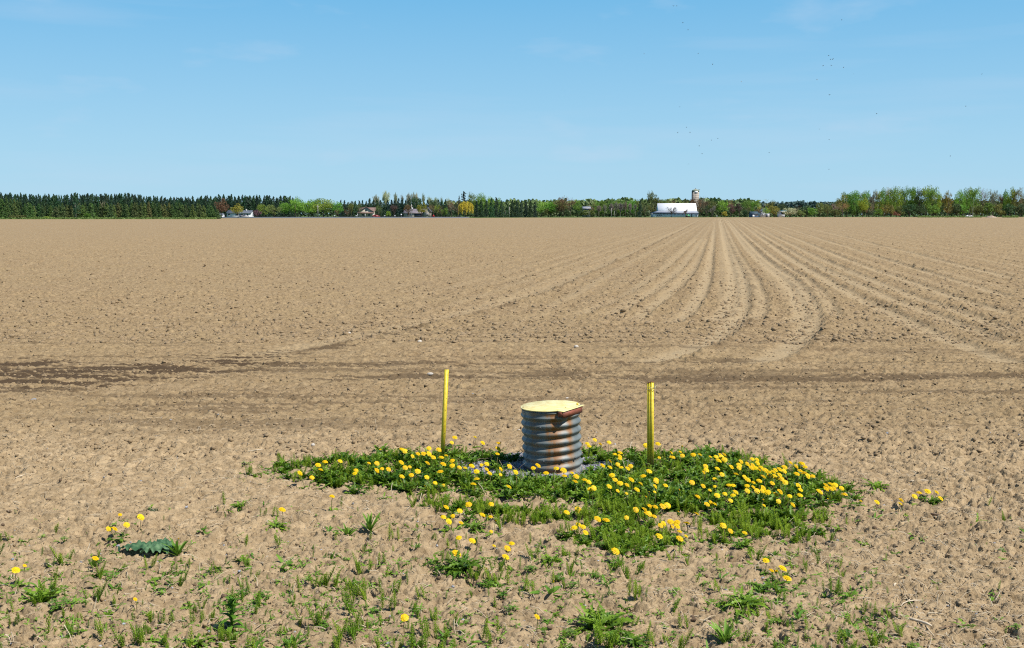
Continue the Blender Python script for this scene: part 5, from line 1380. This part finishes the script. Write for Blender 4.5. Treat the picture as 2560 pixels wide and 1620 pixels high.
# distant wooded rise and the gaps between the trees
def far_wood(name, x0, x1, prof_, D, n, leaf, cols, lab, z0=0):
    g = np.random.default_rng(int(D)); P = g.uniform(x0, x1, n)
    tops = np.interp(P, [p[0] for p in prof_], [p[1] for p in prof_])
    X = (P - 1280) / FPX * D; Z = np.array([wz(t, D) for t in tops])
    Z = Z * (.80 + .24 * np.interp(P * .11 % 1, [0, .5, 1], [0, 1, 0])) * (.9 + .2 * vn(P / 14, P * 0, 3))
    t = g.random(n) ** .6
    C = np.stack([X, D + g.uniform(-14, 14, n) + t * 14, Z * t], 1)
    V, F = quads(C, leaf, g)
    o = link(bpy.data.objects.new(name, np_mesh(name, V, F, cols))); tag(o, lab, 'wood', kind='stuff')
M_FAR = leafy('far_wood_leaves', (.1, .16, .06), trans=.15, scale=.02, hue=((.09, .16, .06), (.19, .25, .085)))
M_FARB = leafy('hazy_wood_leaves', (.1, .16, .1), trans=.15, scale=.01, hue=((.07, .12, .11), (.11, .17, .13)))  # distance haze put into the leaf colour as a blue tint
far_wood('distant_wood', 1110, 1900, [(1110, 505), (1250, 503), (1340, 500), (1450, 499), (1560, 498), (1650, 500), (1780, 499), (1900, 501)], 1000, 16000, 1.5, M_FAR, 'green wood far behind the middle farm trees')
far_wood('distant_hill_wood', 1300, 2640, [(1300, 505), (1850, 505), (1950, 506), (2000, 504.5), (2050, 506), (2120, 508), (2640, 505)], 1900, 22000, 2.6, M_FARB, 'bluish wooded rise on the far horizon at centre right')
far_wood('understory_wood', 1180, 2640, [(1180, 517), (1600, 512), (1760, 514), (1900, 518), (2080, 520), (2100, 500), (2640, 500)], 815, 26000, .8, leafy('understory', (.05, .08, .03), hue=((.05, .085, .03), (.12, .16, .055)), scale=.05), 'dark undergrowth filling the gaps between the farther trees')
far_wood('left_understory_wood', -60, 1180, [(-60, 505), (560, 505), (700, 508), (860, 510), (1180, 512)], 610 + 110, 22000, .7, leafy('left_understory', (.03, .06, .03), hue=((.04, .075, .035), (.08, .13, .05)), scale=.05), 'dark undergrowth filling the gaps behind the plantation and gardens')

# verge grass at the field edge
def verge(name, spec, n, lab, hgt=.5, mat=None):
    g = np.random.default_rng(n); C = []
    for px0, px1, D0, D1 in spec:
        m = n // len(spec); D = g.uniform(D0, D1, m); px = g.uniform(px0, px1, m)
        C.append(np.stack([(px - 1280) / FPX * D, D, g.random(m) * hgt], 1))
    V, F = quads(np.concatenate(C), .28, g, .7)
    o = link(bpy.data.objects.new(name, np_mesh(name, V, F, mat))); tag(o, lab, 'grass', kind='stuff')
M_VERGE = leafy('verge_grass', (.1, .17, .04), hue=((.07, .13, .03), (.16, .23, .05)), scale=.05)
verge('verge_grass', [(-60, 545, 446, 462)], 5000, 'strip of rough grass between the ploughed field and the spruces', .7, M_VERGE)
verge('ditch_grass', [(2290, 2450, 640, 720), (2500, 2540, 640, 700)], 3500, 'green strip of grass along the far right edge of the field', .9, M_VERGE)

# road on its bank
M_ROAD = plain('asphalt', (.115, .12, .13), rough=.9, scale=.5, var=.15)
M_BANK = plain('road_bank', (.20, .18, .17), rough=.95, scale=.4, var=.25)
b = MB(); xa, xb = wx(556, 600), wx(1172, 600)
b.add([(xa, 592, -.05), (xb, 592, -.05), (xb, 598, .50), (xa, 598, .50), (xa, 606, .52), (xb, 606, .52), (xb, 612, -.05), (xa, 612, -.05)], [(0, 1, 2, 3), (3, 2, 5, 4), (4, 5, 6, 7), (0, 3, 4, 7), (1, 6, 5, 2)])
tag(b.build('road', M_ROAD), 'grey country road on a low bank beyond the left half of the field', kind='structure')
def mound(px, D, W, dpt, h, mat, name, lab, seed):
    g = np.random.default_rng(seed); n, m = 26, 14; X, Y = np.meshgrid(np.linspace(-1, 1, n), np.linspace(-1, 1, m), indexing='ij')
    r = np.sqrt(X ** 2 + Y ** 2); Z = h * np.clip(1 - r ** 2.2, 0, 1) * (.7 + .6 * vn(X * 4 + 9, Y * 3 + 9, seed)) - .05
    V = np.stack([X * W / 2, Y * dpt / 2, Z], -1).reshape(-1, 3); i = np.arange(n * m).reshape(n, m)
    F = np.stack([i[:-1, :-1], i[1:, :-1], i[1:, 1:], i[:-1, 1:]], -1).reshape(-1, 4)
    o = link(bpy.data.objects.new(name, np_mesh(name, V, F, mat, True))); o.location = (wx(px, D), D, 0); tag(o, lab, 'mound'); return o
mound(2478, 640, 6.4, 5, 1.1, plain('mound_soil', (.36, .27, .19), scale=.6, var=.2), 'soil_mound', 'low pinkish heap of soil at the far right edge of the field', 4)

# ---- buildings
M_WHITE = plain('white_siding', (.80, .81, .84), rough=.6, var=.04, scale=.5)
M_WMETAL = plain('white_metal_roof', (.88, .89, .91), rough=.35, var=.02, scale=.3)
M_GMETAL = plain('grey_metal_roof', (.33, .35, .40), rough=.5, var=.08, scale=.3)
M_SHINGLE = plain('dark_shingle', (.10, .12, .15), rough=.85, scale=.8)
M_BSHING = plain('brown_shingle', (.20, .125, .105), rough=.85, scale=.8)
M_CREAM = plain('cream_wall', (.58, .50, .38), rough=.8, var=.06, scale=.5)
M_STONEW = plain('stone_wall', (.42, .37, .31), rough=.9, var=.15, scale=.8)
M_BLUETRIM = plain('navy_trim', (.03, .05, .12), rough=.5, scale=2)
M_GLASS = plain('dark_glass', (.03, .035, .045), rough=.15, scale=2)
M_FRAME = plain('white_frame', (.75, .75, .75), rough=.6, var=.05)
M_BWALL = plain('pale_barn_wall', (.62, .66, .72), rough=.7, var=.10, scale=.4)
M_CONC = plain('silo_concrete', (.40, .345, .285), rough=.9, var=.18, scale=.35)
M_GRNP = plain('bright_green_paint', (.02, .42, .11), rough=.5, scale=1)
M_TEAL = plain('teal_roof', (.03, .14, .17), rough=.6, scale=1)
M_BLUEW = plain('blue_wall', (.05, .10, .19), rough=.7, scale=1)
def bx(nm, mat, par, *a):
    b = MB(); b.box(*a); return b.build(nm, mat, par)
def window(par, x, y, z, w, h, nm='window', frame=M_FRAME):
    """a frame round a recessed pane; the wall's outer face is at y"""
    t = .09; b = MB()
    b.box(x - w / 2 - t, x + w / 2 + t, y - .05, y - .003, z - t, z); b.box(x - w / 2 - t, x + w / 2 + t, y - .05, y - .003, z + h, z + h + t)
    b.box(x - w / 2 - t, x - w / 2, y - .05, y - .003, z, z + h); b.box(x + w / 2, x + w / 2 + t, y - .05, y - .003, z, z + h)
    b.box(x - .03, x + .03, y - .045, y - .006, z, z + h)
    o = b.build(nm, frame, par); bx('pane', M_GLASS, o, x - w / 2, x + w / 2, y - .03, y - .004, z, z + h); return o
def roof_side(par, mat, x0, x1, y0, y1, ze, zr, t=.12, over=.35):
    """gable roof whose ridge runs along x"""
    ym = (y0 + y1) / 2; s = (zr - ze) / (ym - y0); ya, yb = y0 - over, y1 + over; za = ze - s * over
    b = MB(); b.add([(x, y, z) for x in (x0 - over, x1 + over) for y, z in ((ya, za), (ym, zr), (yb, za), (yb, za + t), (ym, zr + t), (ya, za + t))],
        [(0, 1, 4, 5), (1, 2, 3, 4), (11, 10, 7, 6), (10, 9, 8, 7), (5, 4, 10, 11), (4, 3, 9, 10), (0, 6, 7, 1), (1, 7, 8, 2), (0, 5, 11, 6), (2, 8, 9, 3)])
    return b.build('roof', mat, par)
def gable_body(par, mat, x0, x1, y0, y1, ze, zr, axis='x', nm='wall'):
    b = MB()
    if axis == 'x':
        ym = (y0 + y1) / 2
        V = [(x, y, z) for x in (x0, x1) for y, z in ((y0, -.1), (y1, -.1), (y1, ze), (ym, zr - .02), (y0, ze))]
        b.add(V, [(4, 3, 2, 1, 0), (5, 6, 7, 8, 9), (0, 5, 9, 4), (1, 2, 7, 6)])
    else:
        xm = (x0 + x1) / 2
        b.prism([(x0, -.1), (x1, -.1), (x1, ze), (xm, zr - .02), (x0, ze)], y0, y1)
    return b.build(nm, mat, par)
# white bungalow
D = 640; o = empty('white_bungalow', (wx(597, D), D, 0)); tag(o, 'long white bungalow with dark roof behind the golden yellow tree', 'house')
gable_body(o, M_WHITE, -6.8, 6.8, 0, 8, 2.55, 4.0); roof_side(o, M_SHINGLE, -6.8, 6.8, 0, 8, 2.58, 4.05)
for x_, w_ in ((-5.6, 1.2), (-1.2, 1.3), (1.9, 1.1), (3.3, .9), (5.0, .9)): window(o, x_, 0, 1.2, w_, 1.0)
bx('door', M_BLUETRIM, o, .3, 1.15, -.04, -.003, .1, 2.1)
bx('chimney', plain('white_chimney', (.7, .68, .64), scale=3), o, 3.2, 3.8, 3.3, 3.9, 3.6, 4.7)
o = empty('white_garage', (wx(550, D), D, 0)); tag(o, 'small white garage with an open dark door left of the white bungalow', 'garage')
gable_body(o, M_WHITE, -1.9, 1.5, 0, 5, 1.5, 2.3); roof_side(o, M_SHINGLE, -1.9, 1.5, 0, 5, 1.52, 2.34, over=.2); bx('door', M_GLASS, o, -.2, .5, -.03, -.003, .05, 1.5)
# cream gabled house
D = 650; o = empty('cream_house', (wx(915, D), D, 0)); tag(o, 'cream two-storey house with a front gable and reddish-brown roof', 'house')
gable_body(o, M_CREAM, -4.2, 4.2, 0, 9, 3.6, 5.9, 'y')
gable_body(o, M_CREAM, -4.25, 4.25, 2.5, 8.5, 3.9, 5.6, 'x', 'rear_wing'); roof_side(o, M_BSHING, -3.6, 4.9, 2.4, 8.6, 3.9, 5.75, over=.3)
b = MB()
for s_ in (-1, 1): b.add([(s_ * x_, y_, z_) for y_ in (-.5, 2.3) for x_, z_ in ((4.75, 3.15), (0, 6.05), (0, 6.3), (4.75, 3.4))], [(0, 1, 2, 3), (7, 6, 5, 4), (0, 4, 5, 1), (3, 2, 6, 7), (0, 3, 7, 4), (1, 5, 6, 2)])
b.build('gable_roof', M_BSHING, o)
b = MB(); b.add([(-4.9, -1.6, 2.45), (4.6, -1.6, 2.45), (4.6, -.003, 3.0), (-4.9, -.003, 3.0), (-4.9, -1.6, 2.6), (4.6, -1.6, 2.6), (4.6, -.003, 3.15), (-4.9, -.003, 3.15)], [(0, 3, 2, 1), (4, 5, 6, 7), (0, 1, 5, 4), (1, 2, 6, 5), (3, 0, 4, 7)]); b.build('porch_roof', M_BSHING, o)
for x_ in (-4.6, -.3, 4.3): bx('porch_post', M_FRAME, o, x_ - .12, x_ + .12, -1.5, -1.26, 0, 2.44)
for x_, z_, w_ in ((-1.7, 1.1, 1.1), (1.9, 1.0, 1.2), (0, 3.7, 1.0)): window(o, x_, 0, z_, w_, 1.0)
bx('door', M_BSHING, o, -.9, -.1, -.04, -.003, .1, 2.1)
# stone house
D = 650; o = empty('stone_house', (wx(1044, D), D, 0)); tag(o, 'wide stone house with a gabled right wing behind the yellow-green tree', 'house')
gable_body(o, M_STONEW, -7.8, 4.2, 0, 9, 2.6, 4.9); roof_side(o, plain('weathered_shingle', (.21, .18, .20), scale=.8), -7.8, 3.7, 0, 9, 2.6, 4.95)
gable_body(o, M_STONEW, 3.6, 7.6, -1.2, 8, 3.6, 6.0, 'y', 'wing_wall')
b = MB()
for s_ in (-1, 1): b.add([(5.6 + s_ * x_, y_, z_) for y_ in (-1.6, 8) for x_, z_ in ((2.4, 3.2), (0, 6.05), (0, 6.25), (2.4, 3.4))], [(0, 1, 2, 3), (7, 6, 5, 4), (0, 4, 5, 1), (3, 2, 6, 7), (0, 3, 7, 4), (1, 5, 6, 2)])
b.build('wing_roof', M_SHINGLE, o)
bx('carport_opening', M_GLASS, o, -1.9, 2.2, -.05, -.004, .1, 2.3); window(o, 5.6, -1.2, .8, 1.0, 1.6); window(o, -5.6, 0, 1.0, 1.3, 1.2); window(o, -3.6, 0, 1.0, 1.0, 1.2)
# barn: tall white roof over a grey lean-to
D = 720; x0, x1, xl, xr = wx(1647, D), wx(1744, D), wx(1630.5, D), wx(1747, D)
o = empty('barn', ((x0 + x1) / 2, D, 0)); cx_ = (x0 + x1) / 2; X0, X1, XL, XR = x0 - cx_, x1 - cx_, xl - cx_, xr - cx_
tag(o, 'long farm barn with a bright white metal roof and grey lean-to, windowed pale wall', 'barn')
b = MB(); b.prism([(XL + .6, -.1), (X1 + .3, -.1), (X1 + .3, 2.45), (XL + .6, 2.45)], .1, 13); b.build('wall', M_BWALL, o)
zt, ze, z1 = wz(508, 727), wz(526.5, 723), 2.62
b = MB(); yr = 7.5
b.add([(X0, 3, ze), (X1, 3, ze), (X1, yr, zt), (X0, yr, zt), (X0, 12, ze), (X1, 12, ze), (X0, 3, ze - .15), (X1, 3, ze - .15), (X0, 12, ze - .15), (X1, 12, ze - .15)], [(0, 1, 2, 3), (3, 2, 5, 4), (0, 3, 4, 8, 6), (1, 7, 9, 5, 2), (0, 6, 7, 1), (4, 5, 9, 8)])
b.build('roof', M_WMETAL, o)
b = MB(); b.add([(XL, -.5, z1), (XR, -.5, z1), (X1, 2.99, ze - .18), (X0, 2.99, ze - .18), (XL, 13, z1), (X0, 12, ze - .18), (XR, 13, z1), (X1, 12, ze - .18)], [(0, 1, 2, 3), (0, 3, 5, 4), (1, 6, 7, 2), (0, 4, 6, 1), (4, 5, 7, 6)]); b.build('lean_to_roof', M_GMETAL, o)
bx('eave_trim', M_BLUETRIM, o, XL, XR, -.62, -.51, z1 - .22, z1 + .06)
bx('white_panel', M_WHITE, o, XL + .62, XL + 2.3, .02, .095, 0, 2.3)
bx('door', M_WHITE, o, X1 - 3.6, X1 - .9, .03, .095, 0, 2.0); bx('door', M_WHITE, o, X0 + 18.4, X0 + 19.2, .03, .095, 0, 2.1)
bx('open_doorway', M_GLASS, o, X0 + 20.8, X0 + 21.5, .04, .095, 0, 2.2); bx('door', M_BWALL, o, X0 + 23.6, X0 + 24.4, .03, .095, 0, 2.2)
for i in range(3): window(o, XL + 3.3 + i * 1.2, .1, .4, .55, 1.0, frame=M_BWALL)
for i in range(7): window(o, X0 + 3.0 + i * 2.45, .1, 1.75, .7, .42, frame=M_BWALL)
def hull(prof_, x0, x1, mat, nm, par):
    b = MB(); b.prism(prof_, x0, x1); return b.build(nm, mat, par)
o = empty('green_tractor', (wx(1720, 716), 716, 0)); tag(o, 'bright green farm machine parked at the barn, right of centre', 'farm machine')
hull([(-1.3, .55), (1.2, .55), (1.2, 1.2), (.3, 1.35), (.1, 2.0), (-.9, 2.0), (-1.1, 1.3), (-1.3, 1.2)], -.6, .6, M_GRNP, 'body', o)
hull([(-.8, 1.4), (0, 1.4), (0, 1.9), (-.8, 1.9)], -.62, -.605, M_GLASS, 'cab_window', o)
for x_, r_ in ((-.75, .7), (.85, .45)):
    for y_ in (-.85, .62):
        b = MB(); k = 16; V = [(x_ + r_ * math.cos(2 * math.pi * j / k), yy, r_ + r_ * math.sin(2 * math.pi * j / k)) for yy in (y_, y_ + .22) for j in range(k)]
        b.add(V, [tuple(range(k)), tuple(range(2 * k - 1, k - 1, -1))] + [(j, k + j, k + (j + 1) % k, (j + 1) % k) for j in range(k)]); b.build('wheel', M_DARK, o)
tree(1678, 508.5, 33, 700, 'bare', 'twig', lab='bare round tree standing in front of the white barn roof')
tree(1714, 520.5, 13, 705, 'twg', 'red', lab='small reddish bare tree in front of the barn, left of the green machine')
# silo
D = 770; o = empty('silo', (wx(1738.2, D), D, 0)); rs = 17.4 / 2 * D / FPX; zt = wz(474, D)
tag(o, 'tall round concrete silo rising behind the barn', 'silo')
b = MB(); b.lathe([(rs, -.1), (rs, zt - 1.5)], 40); b.build('silo_wall', M_CONC, o, False)
b = MB(); b.lathe([(rs + .06, zt - 1.5), (rs + .06, zt - .35), (rs - .1, zt - .25), (.5, zt + .35), (.3, zt + .38)], 40); b.build('cap', plain('mossy_cap', (.30, .33, .24), scale=.5, var=.2), o)
for k in range(12):
    z_ = 1.5 + k * (zt - 3) / 12; b = MB(); b.lathe([(rs + .001, z_), (rs + .05, z_ + .01), (rs + .05, z_ + .09), (rs + .001, z_ + .1)], 40); b.build('hoop', M_CONC, o)
b = MB(); b.lathe([(.3, zt + .3), (.3, zt + 1.0), (.05, zt + 1.2)], 10); b.build('vent', M_GMETAL, o)
bx('chute', plain('dark_chute', (.045, .08, .08), scale=1), o, -rs - .25, -rs + .85, -.9, .5, 0, zt - .9)
bx('white_plate', M_WHITE, o, -1.15, 1.1, -rs - .12, -rs - .062, zt - 2.25, zt - 1.15)
bx('top_bracket', M_DARK, o, rs - .5, rs + .35, -.3, .1, zt - .15, zt + .1)
# grey-roofed house among the trees
D = 745; o = empty('grey_roof_house', (wx(1467, D), D, 0)); tag(o, 'house with a grey roof half hidden among trees at centre right', 'house')
gable_body(o, plain('grey_wall', (.30, .30, .32), scale=1), -2.3, 2.3, 0, 8, 5.6, 6.8, 'y'); roof_side(o, M_GMETAL, -2.5, 2.5, -.3, 8, 5.7, 6.9, over=.3); window(o, -1.2, 0, 4.2, 1.2, 1.0); window(o, 1.3, 0, 4.2, 1.2, 1.0)
# farmstead at the right
D = 715; o = empty('blue_shed', (wx(1883.5, D), D, 0)); tag(o, 'dark blue shed with a white door left of the white farmhouse', 'shed')
gable_body(o, M_BLUEW, -1.6, 3.2, 0, 6, 2.3, 3.5, 'x'); roof_side(o, plain('navy_roof', (.035, .07, .10), scale=1), -1.6, 3.2, 0, 6, 2.3, 3.55, over=.25); bx('door', M_WHITE, o, -.6, .6, -.04, -.003, 0, 1.5); window(o, 2.0, 0, .9, 1.2, .8)
D = 722; o = empty('white_farmhouse', (wx(1908, D), D, 0)); tag(o, 'white farmhouse behind the bright yellow-green little tree', 'house')
gable_body(o, M_WHITE, -1.7, 4.0, 0, 7, 3.4, 5.4, 'y'); 
b = MB()
for s_ in (-1, 1): b.add([(1.15 + s_ * x_, y_, z_) for y_ in (-.4, 7.3) for x_, z_ in ((3.2, 3.1), (0, 5.45), (0, 5.65), (3.2, 3.3))], [(0, 1, 2, 3), (7, 6, 5, 4), (0, 4, 5, 1), (3, 2, 6, 7), (0, 3, 7, 4), (1, 5, 6, 2)])
b.build('roof', M_SHINGLE, o); bx('door', M_BLUETRIM, o, 1.9, 2.8, -.04, -.003, 0, 2.1); window(o, -.4, 0, 1.0, .9, 1.0)
D = 724; o = empty('white_outbuilding', (wx(1954.5, D), D, 0)); tag(o, 'white outbuilding with a teal roof right of the ochre-olive tree', 'shed')
bx('wall', M_WHITE, o, -1.9, 1.9, 0, 4, -.1, 3.3); bx('roof', M_TEAL, o, -2.5, 2.9, -.6, 4.4, 3.75, 4.6); bx('fascia', M_WHITE, o, -2.55, 2.95, -.68, -.61, 3.5, 3.78); bx('open_doorway', M_GLASS, o, -.4, 1.4, -.04, -.004, 2.0, 3.2)

# ---- vehicles, poles, boxes
def car(px, D, mat, lab, L_=4.3, up=.5):
    o = empty('parked_car', (wx(px, D), D, up), R(0)); tag(o, lab, 'car')
    h = L_ / 2
    hull([(-h, .3), (h, .3), (h, .72), (h * .62, .88), (h * .28, 1.38), (-h * .5, 1.4), (-h * .85, .92), (-h, .85)], -.85, .85, mat, 'body', o)
    hull([(-h * .62, .93), (h * .48, .93), (h * .24, 1.3), (-h * .46, 1.32)], -.862, -.852, M_GLASS, 'side_window', o)
    for x_ in (-h * .62, h * .62):
        for y_ in (-.88, .7):
            b = MB(); k = 14; V = [(x_ + .32 * math.cos(2 * math.pi * j / k), yy, .32 + .32 * math.sin(2 * math.pi * j / k)) for yy in (y_, y_ + .18) for j in range(k)]
            b.add(V, [tuple(range(k)), tuple(range(2 * k - 1, k - 1, -1))] + [(j, k + j, k + (j + 1) % k, (j + 1) % k) for j in range(k)]); b.build('wheel', M_DARK, o)
M_REDP = plain('red_paint', (.42, .02, .03), rough=.35, scale=1)
M_WPT = plain('white_paint', (.8, .8, .8), rough=.4, scale=1, var=.05)
car(940, 625, M_REDP, 'dark red car parked right of the cream gabled house', 4.2, .25)
car(2424, 690, M_WPT, 'white car far away before the trees at the right', 4.6, 0)
car(612, 622, plain('silver_paint', (.5, .48, .5), rough=.35, scale=1), 'pale car parked before the white bungalow', 4.2, .15)
def bright_thing():
    o = empty('red_postbox', (wx(1083.5, 612), 612, .3)); tag(o, 'bright red little box-like object at the road right of the stone house', 'postbox')
    M_R = plain('bright_red', (.75, .02, .03), rough=.4, scale=1)
    hull([(-.45, .3), (.45, .3), (.45, .9), (.2, 1.15), (.2, 1.35), (-.2, 1.35), (-.2, 1.15), (-.45, .9)], -.3, .3, M_R, 'box', o); bx('foot', M_R, o, -.6, .6, -.2, .2, -.2, .28)
bright_thing()
def pole(px, top, D, lab, tf=False, arms=True, r_=.16, base=0):
    o = empty('utility_pole', (wx(px, D), D, base)); tag(o, lab, 'utility pole'); h = wz(top, D) - base
    b = MB(); b.tube([(0, 0, -.3), (0, 0, h)], [r_, r_ * .75], 8); b.build('pole_shaft', M_PALEBARK, o, True)
    if arms: bx('crossarm', M_PALEBARK, o, -.8, .8, -.06, .06, h - 1.0, h - .86)
    if tf: b = MB(); b.lathe([(.28, h - 2.9), (.28, h - 1.9), (.1, h - 1.8)], 12, .5, -.1); b.build('transformer', M_WPT, o)
pole(535, 504, 600, 'grey utility pole with a white transformer left of the reddish-brown tree', True)
pole(1029, 510.5, 604, 'pale utility pole with a transformer in front of the stone house', True, base=.3)
pole(795, 512, 618, 'thin pole in front of the broad light green trees')
pole(1273, 517, 680, 'pale pole before the dark evergreens right of the willow', arms=False)
pole(1263, 526, 684, 'shorter thin pole left of the pale one by the evergreens', arms=False, r_=.1)
pole(1528.5, 520, 690, 'pale thin pole before the slim bare trees', arms=False, r_=.12)
pole(1536, 527, 692, 'second thin pole before the slim bare trees', arms=False, r_=.09)
def marker(px, D, w, h, lab, base=.4):
    o = empty('mailbox', (wx(px, D), D, base)); tag(o, lab, 'mailbox'); bx('support_post', M_PALEBARK, o, -.05, .05, -.05, .05, -.4, h * .6)
    b = MB(); b.prism([(-w / 2, h * .6), (w / 2, h * .6), (w / 2, h * .9), (w * .3, h), (-w * .3, h), (-w / 2, h * .9)], -.25, .25); b.build('box', M_WPT, o)
for px, lab in ((890.5, 'white mailbox left of the cream gabled house'), (961.5, 'white mailbox right of the dark red car'), (987, 'small white mailbox below the bare purple-brown tree'), (1003, 'white box on a post beside the stone house'), (836, 'white mailbox by the small brown tree at the road')):
    marker(px, 608, .75, .85 if px != 1003 else 1.7, lab)
marker(1792, 712, .8, 1.0, 'pale box on a post at the field edge right of the barn', 0)

# ---- flies in the air above the field
M_FLY = plain('insect', (.10, .14, .17), rough=.5, scale=9)
b = MB(); b.lathe([(.0002, -.006), (.0022, -.003), (.0024, .001), (.0014, .004), (.0002, .0055)], 8)
fly_me = b.mesh('body', M_FLY, True)
b = MB()
b.add([(0, .001, .001), (.007, .005, .004), (.009, .002, .005), (.006, -.001, .004)], [(0, 1, 2, 3)]); wing_r = b.mesh('wing', M_FLY)
b = MB(); b.add([(0, .001, .001), (-.007, .005, .004), (-.009, .002, .005), (-.006, -.001, .004)], [(3, 2, 1, 0)]); wing_l = b.mesh('wing', M_FLY)
for cx, cy in ((297, 36), (318, 36), (354, 137), (386, 180), (120, 324), (447, 323), (533, 387), (706, 491), (1311, 120), (1230, 334), (1244, 357), (1256, 357), (1197, 396), (1247, 395), (1322, 407), (1383, 445), (1161, 479), (1237, 571), (336, 643), (377, 766), (323, 799), (397, 797), (527, 844), (566, 833), (452, 879), (469, 925), (874, 919), (390, 987), (1177, 777), (1236, 841), (1522, 684), (2058, 640), (1963, 940), (1235, 1019), (2154, 447)):
    D = tr.uniform(9.5, 13); p = at(1560 + cx / 2.408, cy / 2.408, D)
    o = empty('flying_insect', p[:], tr.uniform(0, 6.28)); o.rotation_euler = (tr.uniform(-1, 1), tr.uniform(-.5, .5), tr.uniform(0, 6.28))
    tag(o, 'tiny dark fly, one speck of the loose swarm in the sky at the right', 'insect', 'flies in the sky')
    link(bpy.data.objects.new('body', fly_me), o).rotation_euler = (R(90), 0, 0); link(bpy.data.objects.new('wing', wing_r), o); link(bpy.data.objects.new('wing', wing_l), o)
